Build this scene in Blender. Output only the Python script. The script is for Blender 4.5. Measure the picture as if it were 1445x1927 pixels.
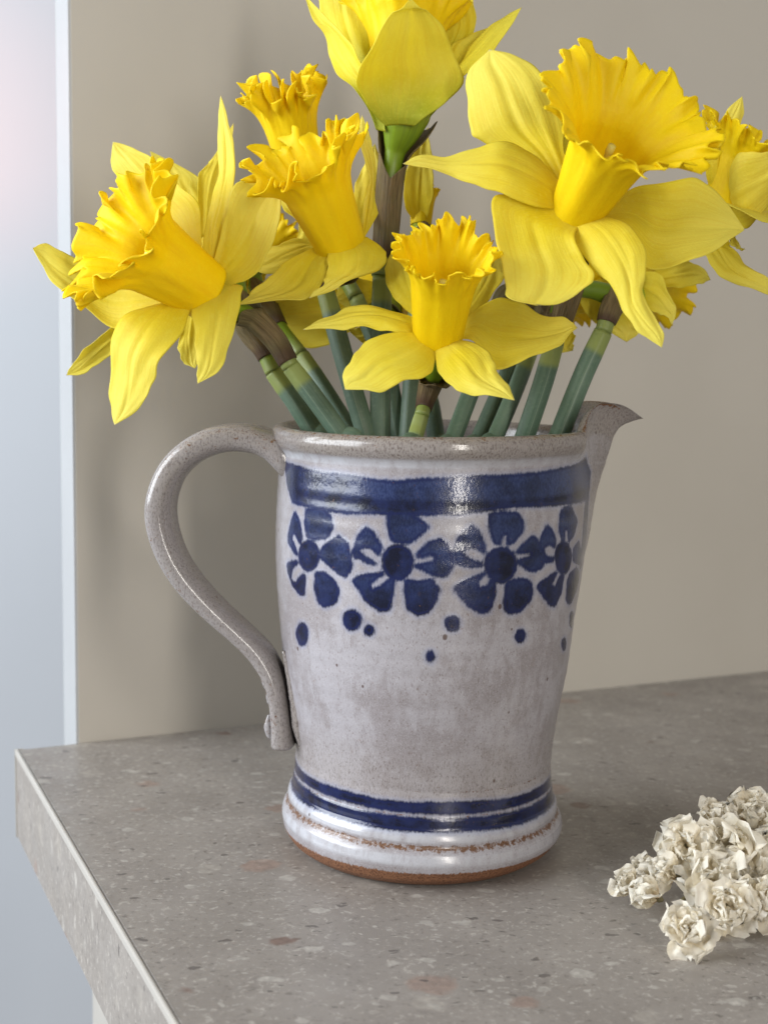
import bpy, math, random
import numpy as np
from mathutils import Vector, Matrix
for o in list(bpy.data.objects): bpy.data.objects.remove(o)
S = bpy.context.scene
C = S.collection
MM = 0.001
# ------------------------------------------------------------------ camera
cam = bpy.data.cameras.new('camera'); camo = bpy.data.objects.new('camera', cam); C.objects.link(camo)
PITCH, ROLL = 0.12317, 0.01729
fw = Vector((0, math.cos(PITCH), -math.sin(PITCH))); rt = Vector((1, 0, 0)); up = Vector((0, math.sin(PITCH), math.cos(PITCH)))
R2 = rt*math.cos(ROLL) + up*math.sin(ROLL); U2 = up*math.cos(ROLL) - rt*math.sin(ROLL)
m = Matrix((R2, U2, -fw)).transposed().to_4x4(); m.translation = Vector((-0.01700, -0.51258, 0.19412))
camo.matrix_world = m
cam.sensor_width = 36; cam.lens = 47.084
cam.clip_start = 0.01; cam.clip_end = 20
cam.dof.use_dof = True; cam.dof.focus_distance = 0.475; cam.dof.aperture_fstop = 13
S.camera = camo
S.render.resolution_x = 767; S.render.resolution_y = 1024
# ------------------------------------------------------------------ light: room ambience, two windows, one warm lamp
w = bpy.data.worlds.new('World'); S.world = w; w.use_nodes = True
bg = w.node_tree.nodes['Background']; bg.inputs[0].default_value = (1.0, 0.985, 0.96, 1); bg.inputs[1].default_value = 0.27
def area(name, loc, aim, sx, sy, power, col):
    l = bpy.data.lights.new(name, 'AREA'); l.shape = 'RECTANGLE'; l.size = sx; l.size_y = sy; l.energy = power; l.color = col
    o = bpy.data.objects.new(name, l); C.objects.link(o); o.location = loc
    o.rotation_euler = (Vector(aim) - Vector(loc)).to_track_quat('-Z', 'Y').to_euler()
    return o
area('window_light', (0.70, -1.98, 0.58), (0, 0, .15), 0.17, 1.25, 18, (1.0, 0.95, 0.88))
area('window_light', (-1.5, -0.45, 0.66), (0, -.40, .20), 1.5, 1.1, 47, (0.90, 0.95, 1.0))
def warm(loc, aim, power, cone):
    l = bpy.data.lights.new('warm_lamp', 'SPOT'); l.energy = power; l.color = (1.0, 0.30, 0.17); l.spot_size = math.radians(cone); l.spot_blend = 1.0; l.shadow_soft_size = .03
    o = bpy.data.objects.new('warm_lamp', l); C.objects.link(o); o.location = loc; o.rotation_euler = (Vector(aim)-Vector(loc)).to_track_quat('-Z', 'Y').to_euler()
warm((-0.75, 0.35, 0.46), (-.47, 1.0, .43), 4.6, 36)
warm((-0.60, 0.10, 0.34), (-.165, .125, .305), 1.7, 13)
vs = S.view_settings; vs.view_transform = 'Standard'; vs.look = 'None'; vs.gamma = 1; vs.exposure = 0.2; vs.use_curve_mapping = False
S.render.engine = 'CYCLES'
# ------------------------------------------------------------------ helpers
def link(name, me, mat, parent=None, loc=None, smooth=True):
    if mat is not None and not me.materials: me.materials.append(mat)
    o = bpy.data.objects.new(name, me); C.objects.link(o)
    if smooth and len(me.polygons): me.polygons.foreach_set('use_smooth', [True]*len(me.polygons))
    if parent: o.parent = parent
    if loc is not None: o.location = loc
    return o
def tag(o, label=None, cat=None, group=None, kind=None):
    if label: o['label'] = label
    if cat: o['category'] = cat
    if group: o['group'] = group
    if kind: o['kind'] = kind
    return o
def empty(name, loc):
    o = bpy.data.objects.new(name, None); C.objects.link(o); o.location = loc; o.empty_display_size = .01; return o
def grid_mesh(name, P, uv=None, wrap=False):
    """P: (nu, nv, 3) metres -> quad mesh; wrap closes the v direction."""
    nu, nv = P.shape[:2]; me = bpy.data.meshes.new(name)
    i = np.arange(nu-1)[:, None]; j = np.arange(nv if wrap else nv-1)[None, :]; j2 = (j+1) % nv
    f = np.stack([i*nv+j + 0*j2, i*nv+j2, (i+1)*nv+j2, (i+1)*nv+j + 0*j2], -1).reshape(-1, 4)
    me.from_pydata(P.reshape(-1, 3).tolist(), [], f.tolist())
    if uv is not None:
        l = me.uv_layers.new(name='UVMap'); U = uv.reshape(-1, 2)[f.reshape(-1)]
        l.data.foreach_set('uv', U.astype('f').ravel())
    me.update(); return me
def catmull(P, n, closed=False):
    P = np.asarray(P, float); m_ = len(P)
    if m_ == 2: t = np.linspace(0, 1, n)[:, None]; return P[0]*(1-t)+P[1]*t
    Q = np.vstack([2*P[0]-P[1], P, 2*P[-1]-P[-2]])
    t = np.linspace(0, m_-1-1e-9, n); k = t.astype(int); u = (t-k)[:, None]
    a, b, c, d = Q[k], Q[k+1], Q[k+2], Q[k+3]
    return .5*((2*b)+(-a+c)*u+(2*a-5*b+4*c-d)*u**2+(-a+3*b-3*c+d)*u**3)
def norm(v): return v/np.maximum(np.linalg.norm(v, axis=-1, keepdims=True), 1e-9)
def frames(P, hint=(0, -1, 0)):
    T = norm(np.gradient(P, axis=0)); N = np.zeros_like(P); v = np.array(hint, float)
    for i in range(len(P)):
        v = v - T[i]*np.dot(v, T[i]); v = v/max(np.linalg.norm(v), 1e-9); N[i] = v
    return T, N, np.cross(T, N)
def tube(name, P, rad, nsec=20, expo=2.0, ratio=1.0, twist=0., caps=True, hint=(0, -1, 0), rough=None):
    """swept tube with superellipse section; rad per path point, metres"""
    P = np.asarray(P, float); T, N, B = frames(P, hint); ph = np.linspace(0, 2*math.pi, nsec, endpoint=False)
    c, s = np.cos(ph+twist), np.sin(ph+twist)
    x = np.sign(c)*np.abs(c)**(2/expo); y = np.sign(s)*np.abs(s)**(2/expo)*ratio
    R = np.asarray(rad)[:, None, None]
    if rough is not None: R = R*rough[:, :, None]
    G = P[:, None]+R*(N[:, None]*x[None, :, None]+B[:, None]*y[None, :, None])
    v = np.concatenate([[0], np.cumsum(np.linalg.norm(np.diff(P, axis=0), axis=1))]); v = v/v[-1]
    if caps:
        G = np.concatenate([np.repeat(P[:1, None], nsec, 1), G, np.repeat(P[-1:, None], nsec, 1)]); v = np.concatenate([[0], v, [1]])
    uv = np.stack(np.broadcast_arrays(ph[None]/(2*math.pi), v[:, None]), -1)
    return grid_mesh(name, G, uv, wrap=True)
def box(name, mat, p0, ux, uy, uz, parent=None, bev=0):
    """box from corner p0 with three edge vectors"""
    p0, ux, uy, uz = [np.array(a, float) for a in (p0, ux, uy, uz)]
    V = [p0+a*ux+b*uy+c*uz for c in (0, 1) for b in (0, 1) for a in (0, 1)]
    F = [(0, 2, 3, 1), (4, 5, 7, 6), (0, 1, 5, 4), (2, 6, 7, 3), (0, 4, 6, 2), (1, 3, 7, 5)]
    me = bpy.data.meshes.new(name); me.from_pydata([v.tolist() for v in V], [], F); me.update()
    o = link(name, me, mat, parent, smooth=False)
    if bev:
        b = o.modifiers.new('bevel', 'BEVEL'); b.width = bev; b.segments = 2
    return o
# ------------------------------------------------------------------ material helpers
class NT:
    def __init__(s, name):
        s.m = bpy.data.materials.new(name); s.m.use_nodes = True; s.t = s.m.node_tree; s.t.nodes.clear()
        s.out = s.t.nodes.new('ShaderNodeOutputMaterial')
    def n(s, kind, **k):
        nd = s.t.nodes.new('ShaderNode'+kind)
        for a, v in k.items():
            if a.startswith('i_'):
                key = a[2:]; key = int(key) if key.isdigit() else key.replace('_', ' ')
                s.set(nd.inputs[key], v)
            else: setattr(nd, a, v)
        return nd
    def set(s, inp, v):
        if hasattr(v, 'is_linked') or hasattr(v, 'links'): s.t.links.new(v, inp)
        elif isinstance(v, bpy.types.Node): s.t.links.new(v.outputs[0], inp)
        else: inp.default_value = v
    def math(s, op, a, b=0., c=None, clamp=False):
        nd = s.n('Math', operation=op, use_clamp=clamp); s.set(nd.inputs[0], a); s.set(nd.inputs[1], b)
        if c is not None: s.set(nd.inputs[2], c)
        return nd.outputs[0]
    def mix(s, f, a, b):
        nd = s.n('Mix', data_type='RGBA'); s.set(nd.inputs[0], f)
        for i, v in ((6, a), (7, b)):
            s.set(nd.inputs[i], (*v, 1) if isinstance(v, tuple) and len(v) == 3 else v)
        return nd.outputs[2]
    def map(s, v, a, b, c=0., d=1.):
        nd = s.n('MapRange', interpolation_type='SMOOTHSTEP'); s.set(nd.inputs[0], v)
        for i, x in enumerate((a, b, c, d)): s.set(nd.inputs[i+1], x)
        return nd.outputs[0]
    def noise(s, vec, scale, detail=3, rough=.5, dist=0.):
        nd = s.n('TexNoise'); s.t.links.new(vec, nd.inputs['Vector']); nd.inputs['Scale'].default_value = scale
        nd.inputs['Detail'].default_value = detail; nd.inputs['Roughness'].default_value = rough; nd.inputs['Distortion'].default_value = dist
        return nd.outputs[0]
    def scaled(s, vec, sc, loc=(0, 0, 0)):
        nd = s.n('Mapping'); s.t.links.new(vec, nd.inputs[0]); nd.inputs['Scale'].default_value = sc; nd.inputs['Location'].default_value = loc; return nd.outputs[0]
    def coord(s, k='Object'): return s.n('TexCoord').outputs[k]
    def attr(s, name): return s.n('Attribute', attribute_name=name).outputs['Fac']
    def bump(s, h, strength=.3, dist=.001, nrm=None):
        nd = s.n('Bump'); nd.inputs['Strength'].default_value = strength; nd.inputs['Distance'].default_value = dist; s.t.links.new(h, nd.inputs['Height'])
        if nrm is not None: s.t.links.new(nrm, nd.inputs['Normal'])
        return nd.outputs[0]
    def principled(s, col, rough, nrm=None, **k):
        p = s.n('BsdfPrincipled'); s.set(p.inputs['Base Color'], (*col, 1) if isinstance(col, tuple) else col); s.set(p.inputs['Roughness'], rough)
        if nrm is not None: s.t.links.new(nrm, p.inputs['Normal'])
        for a, v in k.items(): s.set(p.inputs[a.replace('_', ' ')], v)
        return p
    def done(s, sh): s.t.links.new(sh.outputs[0] if isinstance(sh, bpy.types.Node) else sh, s.out.inputs[0]); return s.m

def mat_plain(name, col, rough, var=.06, scale=20, bump=0., spec=.5):
    t = NT(name); co = t.coord(); n = t.noise(co, scale, 4)
    c = t.mix(t.map(n, .3, .7), tuple(x*(1-var) for x in col), tuple(min(1, x*(1+var)) for x in col))
    nr = t.bump(t.noise(co, scale*30, 3), bump, .0005) if bump else None
    return t.done(t.principled(c, rough, nr, Specular_IOR_Level=spec))
def mat_wall():
    t = NT('taupe_laminate'); co = t.coord(); n = t.noise(co, 9, 4)
    c = t.mix(t.map(n, .3, .7), (.510, .475, .416), (.535, .500, .440))
    nr = t.bump(t.noise(co, 700, 2), .05, .0004)
    return t.done(t.principled(c, .34, nr, Specular_IOR_Level=.5))
def mat_counter():
    t = NT('terrazzo_laminate'); co = t.coord()
    wob = t.n('VectorMath', operation='MULTIPLY_ADD'); nz = t.n('TexNoise'); t.t.links.new(co, nz.inputs['Vector']); nz.inputs['Scale'].default_value = 180; nz.inputs['Detail'].default_value = 3
    t.t.links.new(nz.outputs['Color'], wob.inputs[0]); wob.inputs[1].default_value = (.006, .006, .006); t.t.links.new(co, wob.inputs[2]); wv = wob.outputs[0]
    base = t.mix(t.map(t.noise(co, 26, 5, .6), .3, .7), (.250, .224, .201), (.306, .277, .250))
    fine = t.noise(wv, 420, 5, .65)
    base = t.mix(t.map(fine, .54, .70, 0, .70), base, (.50, .465, .42))
    base = t.mix(t.map(fine, .44, .28, 0, .75), base, (.15, .13, .115))
    def chips(scale, keep, size, col, loc, st=(1, 1, 1), op=1., inner=.75):
        v = t.n('TexVoronoi', feature='F1'); t.t.links.new(t.scaled(wv, st, loc), v.inputs['Vector']); v.inputs['Scale'].default_value = scale; v.inputs['Randomness'].default_value = 1
        sep = t.n('SeparateColor'); t.t.links.new(v.outputs['Color'], sep.inputs[0])
        k = t.math('LESS_THAN', sep.outputs[0], keep)
        sz = t.math('MULTIPLY_ADD', sep.outputs[1], size*.7, size*.3)
        ins = t.math('MULTIPLY', t.map(t.math('SUBTRACT', sz, v.outputs['Distance']), 0., size*(1-inner)+.01), k)
        tone = t.mix(t.map(t.noise(co, 300, 3), .35, .65), tuple(x*.72 for x in col), col)
        return t.math('MULTIPLY', ins, op), tone
    for a in ((48, .34, .42, (.46, .42, .37), (3, 1, 0), (1, 1, 1), .45), (85, .30, .40, (.56, .53, .48), (7, 2, 0), (1, 1.6, 1), .5), (34, .14, .40, (.33, .225, .18), (1, 5, 0), (1, 1.3, 1), .6),
              (42, .14, .32, (.19, .115, .088), (9, 4, 0), (1, 1.4, 1), .75), (110, .15, .34, (.085, .072, .068), (2, 8, 0), (1, 2.2, 1), .65), (230, .17, .38, (.10, .088, .08), (5, 6, 0), (1, 2.4, 1), .55), (200, .20, .38, (.58, .55, .50), (6, 9, 0), (1, 1.8, 1), .5)):
        f, col = chips(*a[:4], a[4], a[5], a[6]); base = t.mix(f, base, col)
    nr = t.bump(fine, .10, .0004)
    return t.done(t.principled(base, t.map(t.noise(co, 60, 3), .3, .7, .36, .50), nr, Specular_IOR_Level=.5))
def mat_glaze():
    t = NT('speckled_stoneware_glaze'); co = t.coord()
    paint, rim, clay, brown, pool = [t.attr(a) for a in ('paint', 'rim', 'clay', 'brown', 'pool')]
    st = t.scaled(co, (1, 1, .42))
    n1 = t.noise(co, 45, 4); n2 = t.noise(st, 1900, 4, .6); n3 = t.noise(st, 3600, 3, .6)
    white = t.mix(t.map(t.math('ADD', n1, t.math('MULTIPLY_ADD', t.noise(st, 300, 5, .75), .9, -.45)), .34, .66), (.272, .248, .258), (.362, .345, .370))
    white = t.mix(t.map(n3, .52, .70, 0, .45), white, (.56, .555, .585))
    white = t.mix(t.map(n2, .46, .28, 0, .62), white, (.135, .100, .085))
    white = t.mix(t.map(t.noise(st, 420, 5, .7), .60, .74, 0, .45), white, (.22, .165, .14))
    taupe = t.mix(t.map(n2, .55, .33), (.275, .245, .222), (.125, .100, .085))
    col = t.mix(t.math('MULTIPLY', rim, t.map(n1, .2, .8, .62, 1.0)), white, taupe)
    col = t.mix(t.math('MULTIPLY', pool, t.map(t.noise(st, 330, 4, .65), .25, .6, .25, .95)), col, (.47, .48, .52))
    # fine iron specks
    v = t.n('TexVoronoi', feature='F1'); t.t.links.new(t.scaled(co, (1, 1, .75)), v.inputs['Vector']); v.inputs['Scale'].default_value = 210
    sep = t.n('SeparateColor'); t.t.links.new(v.outputs['Color'], sep.inputs[0])
    sp = t.math('MULTIPLY', t.math('LESS_THAN', sep.outputs[0], .13), t.map(t.math('SUBTRACT', t.math('MULTIPLY_ADD', sep.outputs[1], .16, .06), v.outputs['Distance']), 0, .08))
    # cobalt brushwork: signed distance in mm, edge feathered with vertical glaze runs
    run = t.noise(t.scaled(co, (1, 1, .22)), 1500, 3, .6); blot = t.noise(co, 120, 4, .6)
    d = t.math('ADD', paint, t.math('MULTIPLY_ADD', run, 1.6, -.52))
    d = t.math('ADD', d, t.math('MULTIPLY_ADD', t.noise(co, 330, 2), .9, -.45))
    f = t.map(d, -.6, .55)
    halo = t.map(d, -2.0, .2, 0, .30)
    col = t.mix(halo, col, (.20, .25, .44))
    deep = t.mix(t.map(blot, .38, .62), (.0025, .004, .018), (.009, .016, .068))
    lite = t.mix(t.map(n2, .35, .65), (.013, .024, .085), (.038, .058, .150))
    band = t.attr('bandtone')
    blue = t.mix(t.math('MULTIPLY', band, t.map(blot, .25, .7, .35, 1.0)), deep, lite)
    blue = t.mix(t.map(n3, .60, .78, 0, .30), blue, (.085, .105, .20))
    edge = t.math('MULTIPLY', t.map(d, .2, .9), t.map(d, 1.7, .9))
    blue = t.mix(t.math('MULTIPLY', edge, .75), blue, (.006, .011, .065))
    col = t.mix(f, col, blue)
    col = t.mix(t.math('MULTIPLY', sp, t.math('MULTIPLY_ADD', f, -.7, .85)), col, (.075, .040, .028))
    br = t.map(t.math('ADD', brown, t.math('MULTIPLY_ADD', t.noise(co, 620, 4, .75), 2.4, -1.2)), .32, .62)
    col = t.mix(br, col, t.mix(t.map(n3, .4, .6), (.085, .036, .018), (.20, .105, .055)))
    cl = t.map(t.math('ADD', clay, t.math('MULTIPLY_ADD', run, .7, -.35)), .42, .58)
    col = t.mix(cl, col, t.mix(t.map(n2, .35, .6), (.095, .036, .016), (.235, .105, .050)))
    rough = t.math('MULTIPLY_ADD', f, -.10, t.math('MULTIPLY_ADD', pool, -.20, t.math('MULTIPLY_ADD', rim, -.16, .32)))
    rough = t.math('MAXIMUM', t.math('ADD', rough, t.math('MULTIPLY', cl, .45)), .07)
    h = t.math('ADD', t.math('MULTIPLY', n2, .5), t.math('MULTIPLY', t.noise(co, 130, 2), 1.1))
    h = t.math('ADD', h, t.math('MULTIPLY', t.math('MULTIPLY', n2, f), 1.6))
    nr = t.bump(h, .12, .0005); cn = t.bump(t.math('ADD', t.math('MULTIPLY', t.noise(st, 800, 3, .6), f), t.math('MULTIPLY', n1, .6)), .18, .0005)
    return t.done(t.principled(col, rough, nr, Specular_IOR_Level=t.math('MULTIPLY_ADD', f, -.25, .5), Coat_Weight=t.math('MULTIPLY_ADD', f, .55, .10), Coat_Roughness=.06, Coat_Normal=cn))
def mat_petal(name, c_main, c_edge, c_base, trans=.38, vein=.35, fine=46, bs=.30, bl=.26):
    t = NT(name); uv = t.coord('UV'); co = t.coord()
    sep = t.n('SeparateXYZ'); t.t.links.new(uv, sep.inputs[0]); u, v = sep.outputs[0], sep.outputs[1]
    ve = t.noise(t.scaled(uv, (fine, 1.3, 1)), 1.0, 4, .65); n = t.noise(co, 60, 3); gr = t.noise(co, 900, 3)
    c = t.mix(t.map(v, .15, .95), c_main, c_edge)
    c = t.mix(t.map(v, bl, .0), c, c_base)
    c = t.mix(t.map(ve, .55, .30, 0, vein), c, (c_main[0]*.88, c_main[1]*.74, c_main[2]*.6))
    c = t.mix(t.map(n, .35, .7, 0, .35), c, c_edge)
    c = t.mix(t.map(gr, .5, .75, 0, .16), c, tuple(min(1, x*1.25+.03) for x in c_edge))
    c = t.mix(t.map(v, .965, 1.0, 0, .7), c, (.72, .64, .36))
    nr = t.bump(t.math('ADD', ve, t.math('ADD', t.math('MULTIPLY', gr, .4), t.math('MULTIPLY', t.noise(co, 190, 4, .6), .9))), bs, .0008)
    p = t.principled(c, .54, nr, Specular_IOR_Level=.30)
    tr = t.n('BsdfTranslucent'); t.t.links.new(c, tr.inputs[0]); t.t.links.new(nr, tr.inputs[1])
    mx = t.n('MixShader'); mx.inputs[0].default_value = trans; t.t.links.new(p.outputs[0], mx.inputs[1]); t.t.links.new(tr.outputs[0], mx.inputs[2])
    return t.done(mx)
def mat_stem():
    t = NT('daffodil_stem'); uv = t.coord('UV'); co = t.coord()
    sep = t.n('SeparateXYZ'); t.t.links.new(uv, sep.inputs[0]); v = sep.outputs[1]
    s = t.noise(t.scaled(uv, (60, 1.5, 1)), 1, 4, .6); n = t.noise(co, 50, 3); gr = t.noise(co, 700, 3)
    c = t.mix(t.map(s, .3, .7), (.070, .125, .080), (.112, .180, .125)); c = t.mix(t.map(n, .35, .7, 0, .5), c, (.150, .225, .165))
    c = t.mix(t.map(gr, .5, .75, 0, .25), c, (.22, .30, .22))
    sx_ = t.n('SeparateXYZ'); t.t.links.new(uv, sx_.inputs[0]); rdg = t.math('ABSOLUTE', t.math('SUBTRACT', t.math('FRACT', t.math('MULTIPLY', sx_.outputs[0], 2.)), .5))
    c = t.mix(t.math('MAXIMUM', t.map(rdg, .445, .495, 0, .55), t.map(rdg, .04, .0, 0, .35)), c, (.30, .38, .27))
    c = t.mix(t.map(t.math('ADD', v, t.math('MULTIPLY_ADD', n, .02, -.01)), .946, .962), c, (.235, .285, .080))
    return t.done(t.principled(c, .44, t.bump(s, .25, .0006), Specular_IOR_Level=.45))
def mat_neck():
    t = NT('flower_neck'); uv = t.coord('UV'); co = t.coord(); sep = t.n('SeparateXYZ'); t.t.links.new(uv, sep.inputs[0]); v = sep.outputs[1]
    s = t.noise(t.scaled(uv, (40, 1.5, 1)), 1, 4, .6)
    c = t.mix(t.map(v, .86, 1.0), (.17, .27, .010), (.42, .46, .020)); c = t.mix(t.map(v, .22, .0), c, (.235, .285, .080)); c = t.mix(t.map(s, .55, .3, 0, .4), c, (.08, .13, .02))
    return t.done(t.principled(c, .42, t.bump(s, .2, .0006)))
def mat_spathe():
    t = NT('papery_spathe'); uv = t.coord('UV'); co = t.coord(); sep = t.n('SeparateXYZ'); t.t.links.new(uv, sep.inputs[0]); v = sep.outputs[1]
    s = t.noise(t.scaled(uv, (70, 2.5, 1)), 1, 5, .65, .3); n = t.noise(co, 70, 4)
    c = t.mix(t.map(s, .3, .7), (.13, .082, .032), (.33, .245, .110)); c = t.mix(t.map(n, .4, .65, 0, .6), c, (.17, .155, .055))
    c = t.mix(t.map(v, .28, .06, 0, .8), c, (.095, .045, .026))
    p = t.principled(c, .5, t.bump(s, .7, .0012)); tr = t.n('BsdfTranslucent'); t.t.links.new(c, tr.inputs[0])
    mx = t.n('MixShader'); mx.inputs[0].default_value = .25; t.t.links.new(p.outputs[0], mx.inputs[1]); t.t.links.new(tr.outputs[0], mx.inputs[2])
    return t.done(mx)
M_wall = mat_wall(); M_counter = mat_counter(); M_glaze = mat_glaze()
M_door = mat_plain('white_door_paint', (.545, .572, .615), .42, .02, 3); M_trim = mat_plain('cream_edge_band', (.46, .435, .395), .35, .05, 30); M_edge = mat_plain('white_panel_edge', (.40, .41, .42), .4, .03, 10)
M_petal = mat_petal('daffodil_petal', (.89, .755, .030), (.92, .835, .15), (.88, .71, .012), .40, .40, 34)
M_petal_green = mat_petal('daffodil_petal_greenish', (.88, .76, .022), (.92, .84, .10), (.20, .31, .008), .40, .30, 26, .30, .48)
M_corona = mat_petal('daffodil_trumpet', (.94, .715, .003), (.95, .74, .004), (.93, .74, .005), .32, .42, 15, .30)
M_stem = mat_stem(); M_neck = mat_neck(); M_spathe = mat_spathe()
M_pistil = mat_plain('pistil', (.62, .52, .10), .5, .1, 200)
M_dry = mat_petal('dried_petal', (.95, .86, .66), (.98, .94, .84), (.66, .44, .20), .42, .12, 24)
M_calyx = mat_plain('dried_calyx', (.17, .15, .08), .7, .3, 150, .4)
# ------------------------------------------------------------------ setting
WD = np.array([0.91108, 0.41222, 0.]); WN = np.array([WD[1], -WD[0], 0.])      # along the wall; out of the wall, into the room
W0 = np.array([-0.16319, 0.11978, 0.])                                            # left end of the wall panel, on the counter
CL = np.array([-0.18942, 0.10791, 0.])                                            # back left corner of the counter
Zv = np.array([0, 0, 1.])
wall = box('wall', M_wall, W0-Zv*.05, WD*1.6, -WN*.030, Zv*.95); tag(wall, kind='structure')
pe = box('edge_band', M_edge, W0-Zv*.05-WD*.0012-WN*.0005, WD*.0012, -WN*.030, Zv*.95, wall)
door = box('white_wall', M_door, (-1.6, 1.0, -1.3), (2.6, -.12, 0), (0, .04, 0), (0, 0, 3.2)); tag(door, kind='structure')
TH = .0425
top = box('countertop', M_counter, CL-Zv*TH+WN*0, WD*1.7, WN*.75, Zv*TH, None, .0008); tag(top, kind='structure')
tr_ = box('edge_trim', M_trim, CL-WD*.0016-Zv*.0030, WD*.0017, WN*.75, Zv*.0034, top, .0006)
sd = box('side_panel', M_counter, CL-WD*.0012-Zv*TH, WD*.0012, WN*.75, Zv*(TH-.0032), top)
bk = box('back_edge_trim', M_trim, CL-WD*.0016-WN*.0012-Zv*(TH+.001), WD*.004, WN*.0010, Zv*(TH+.001), top)
leg = box('counter_leg', M_trim, CL+WD*.030+WN*.020-Zv*.9, WD*.012, WN*.30, Zv*(.9-TH), top)
# ------------------------------------------------------------------ jug
PROF = [(44, 0), (48.3, 1.0), (52.2, 3.8), (54.5, 7.5), (55.3, 11), (54.7, 14), (53.4, 15.9), (52.6, 16.8), (53, 17.8), (53, 19.4), (52.2, 21.2), (51.0, 22.8), (51.1, 24.5), (50.9, 26.6), (50.3, 27.4), (50.5, 28.2), (50.3, 31), (50.0, 35.6), (49.8, 36.2), (50.2, 37.2), (50.4, 42), (51.7, 52), (53.6, 63), (55.3, 73), (56.4, 83), (57.3, 93), (58.1, 103), (58.6, 113), (58.7, 123), (58.3, 135), (57.8, 145), (57.4, 151), (57.5, 153.6), (58.2, 155.2), (59.6, 156.8), (60.6, 159), (60.5, 161.4), (59.6, 163.2), (57.8, 164.1), (56.0, 163.6), (54.6, 161.6), (54.0, 158), (53.4, 150), (53.8, 120), (52, 90), (47.5, 50), (45, 20), (40, 7), (0, 6)]
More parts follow.
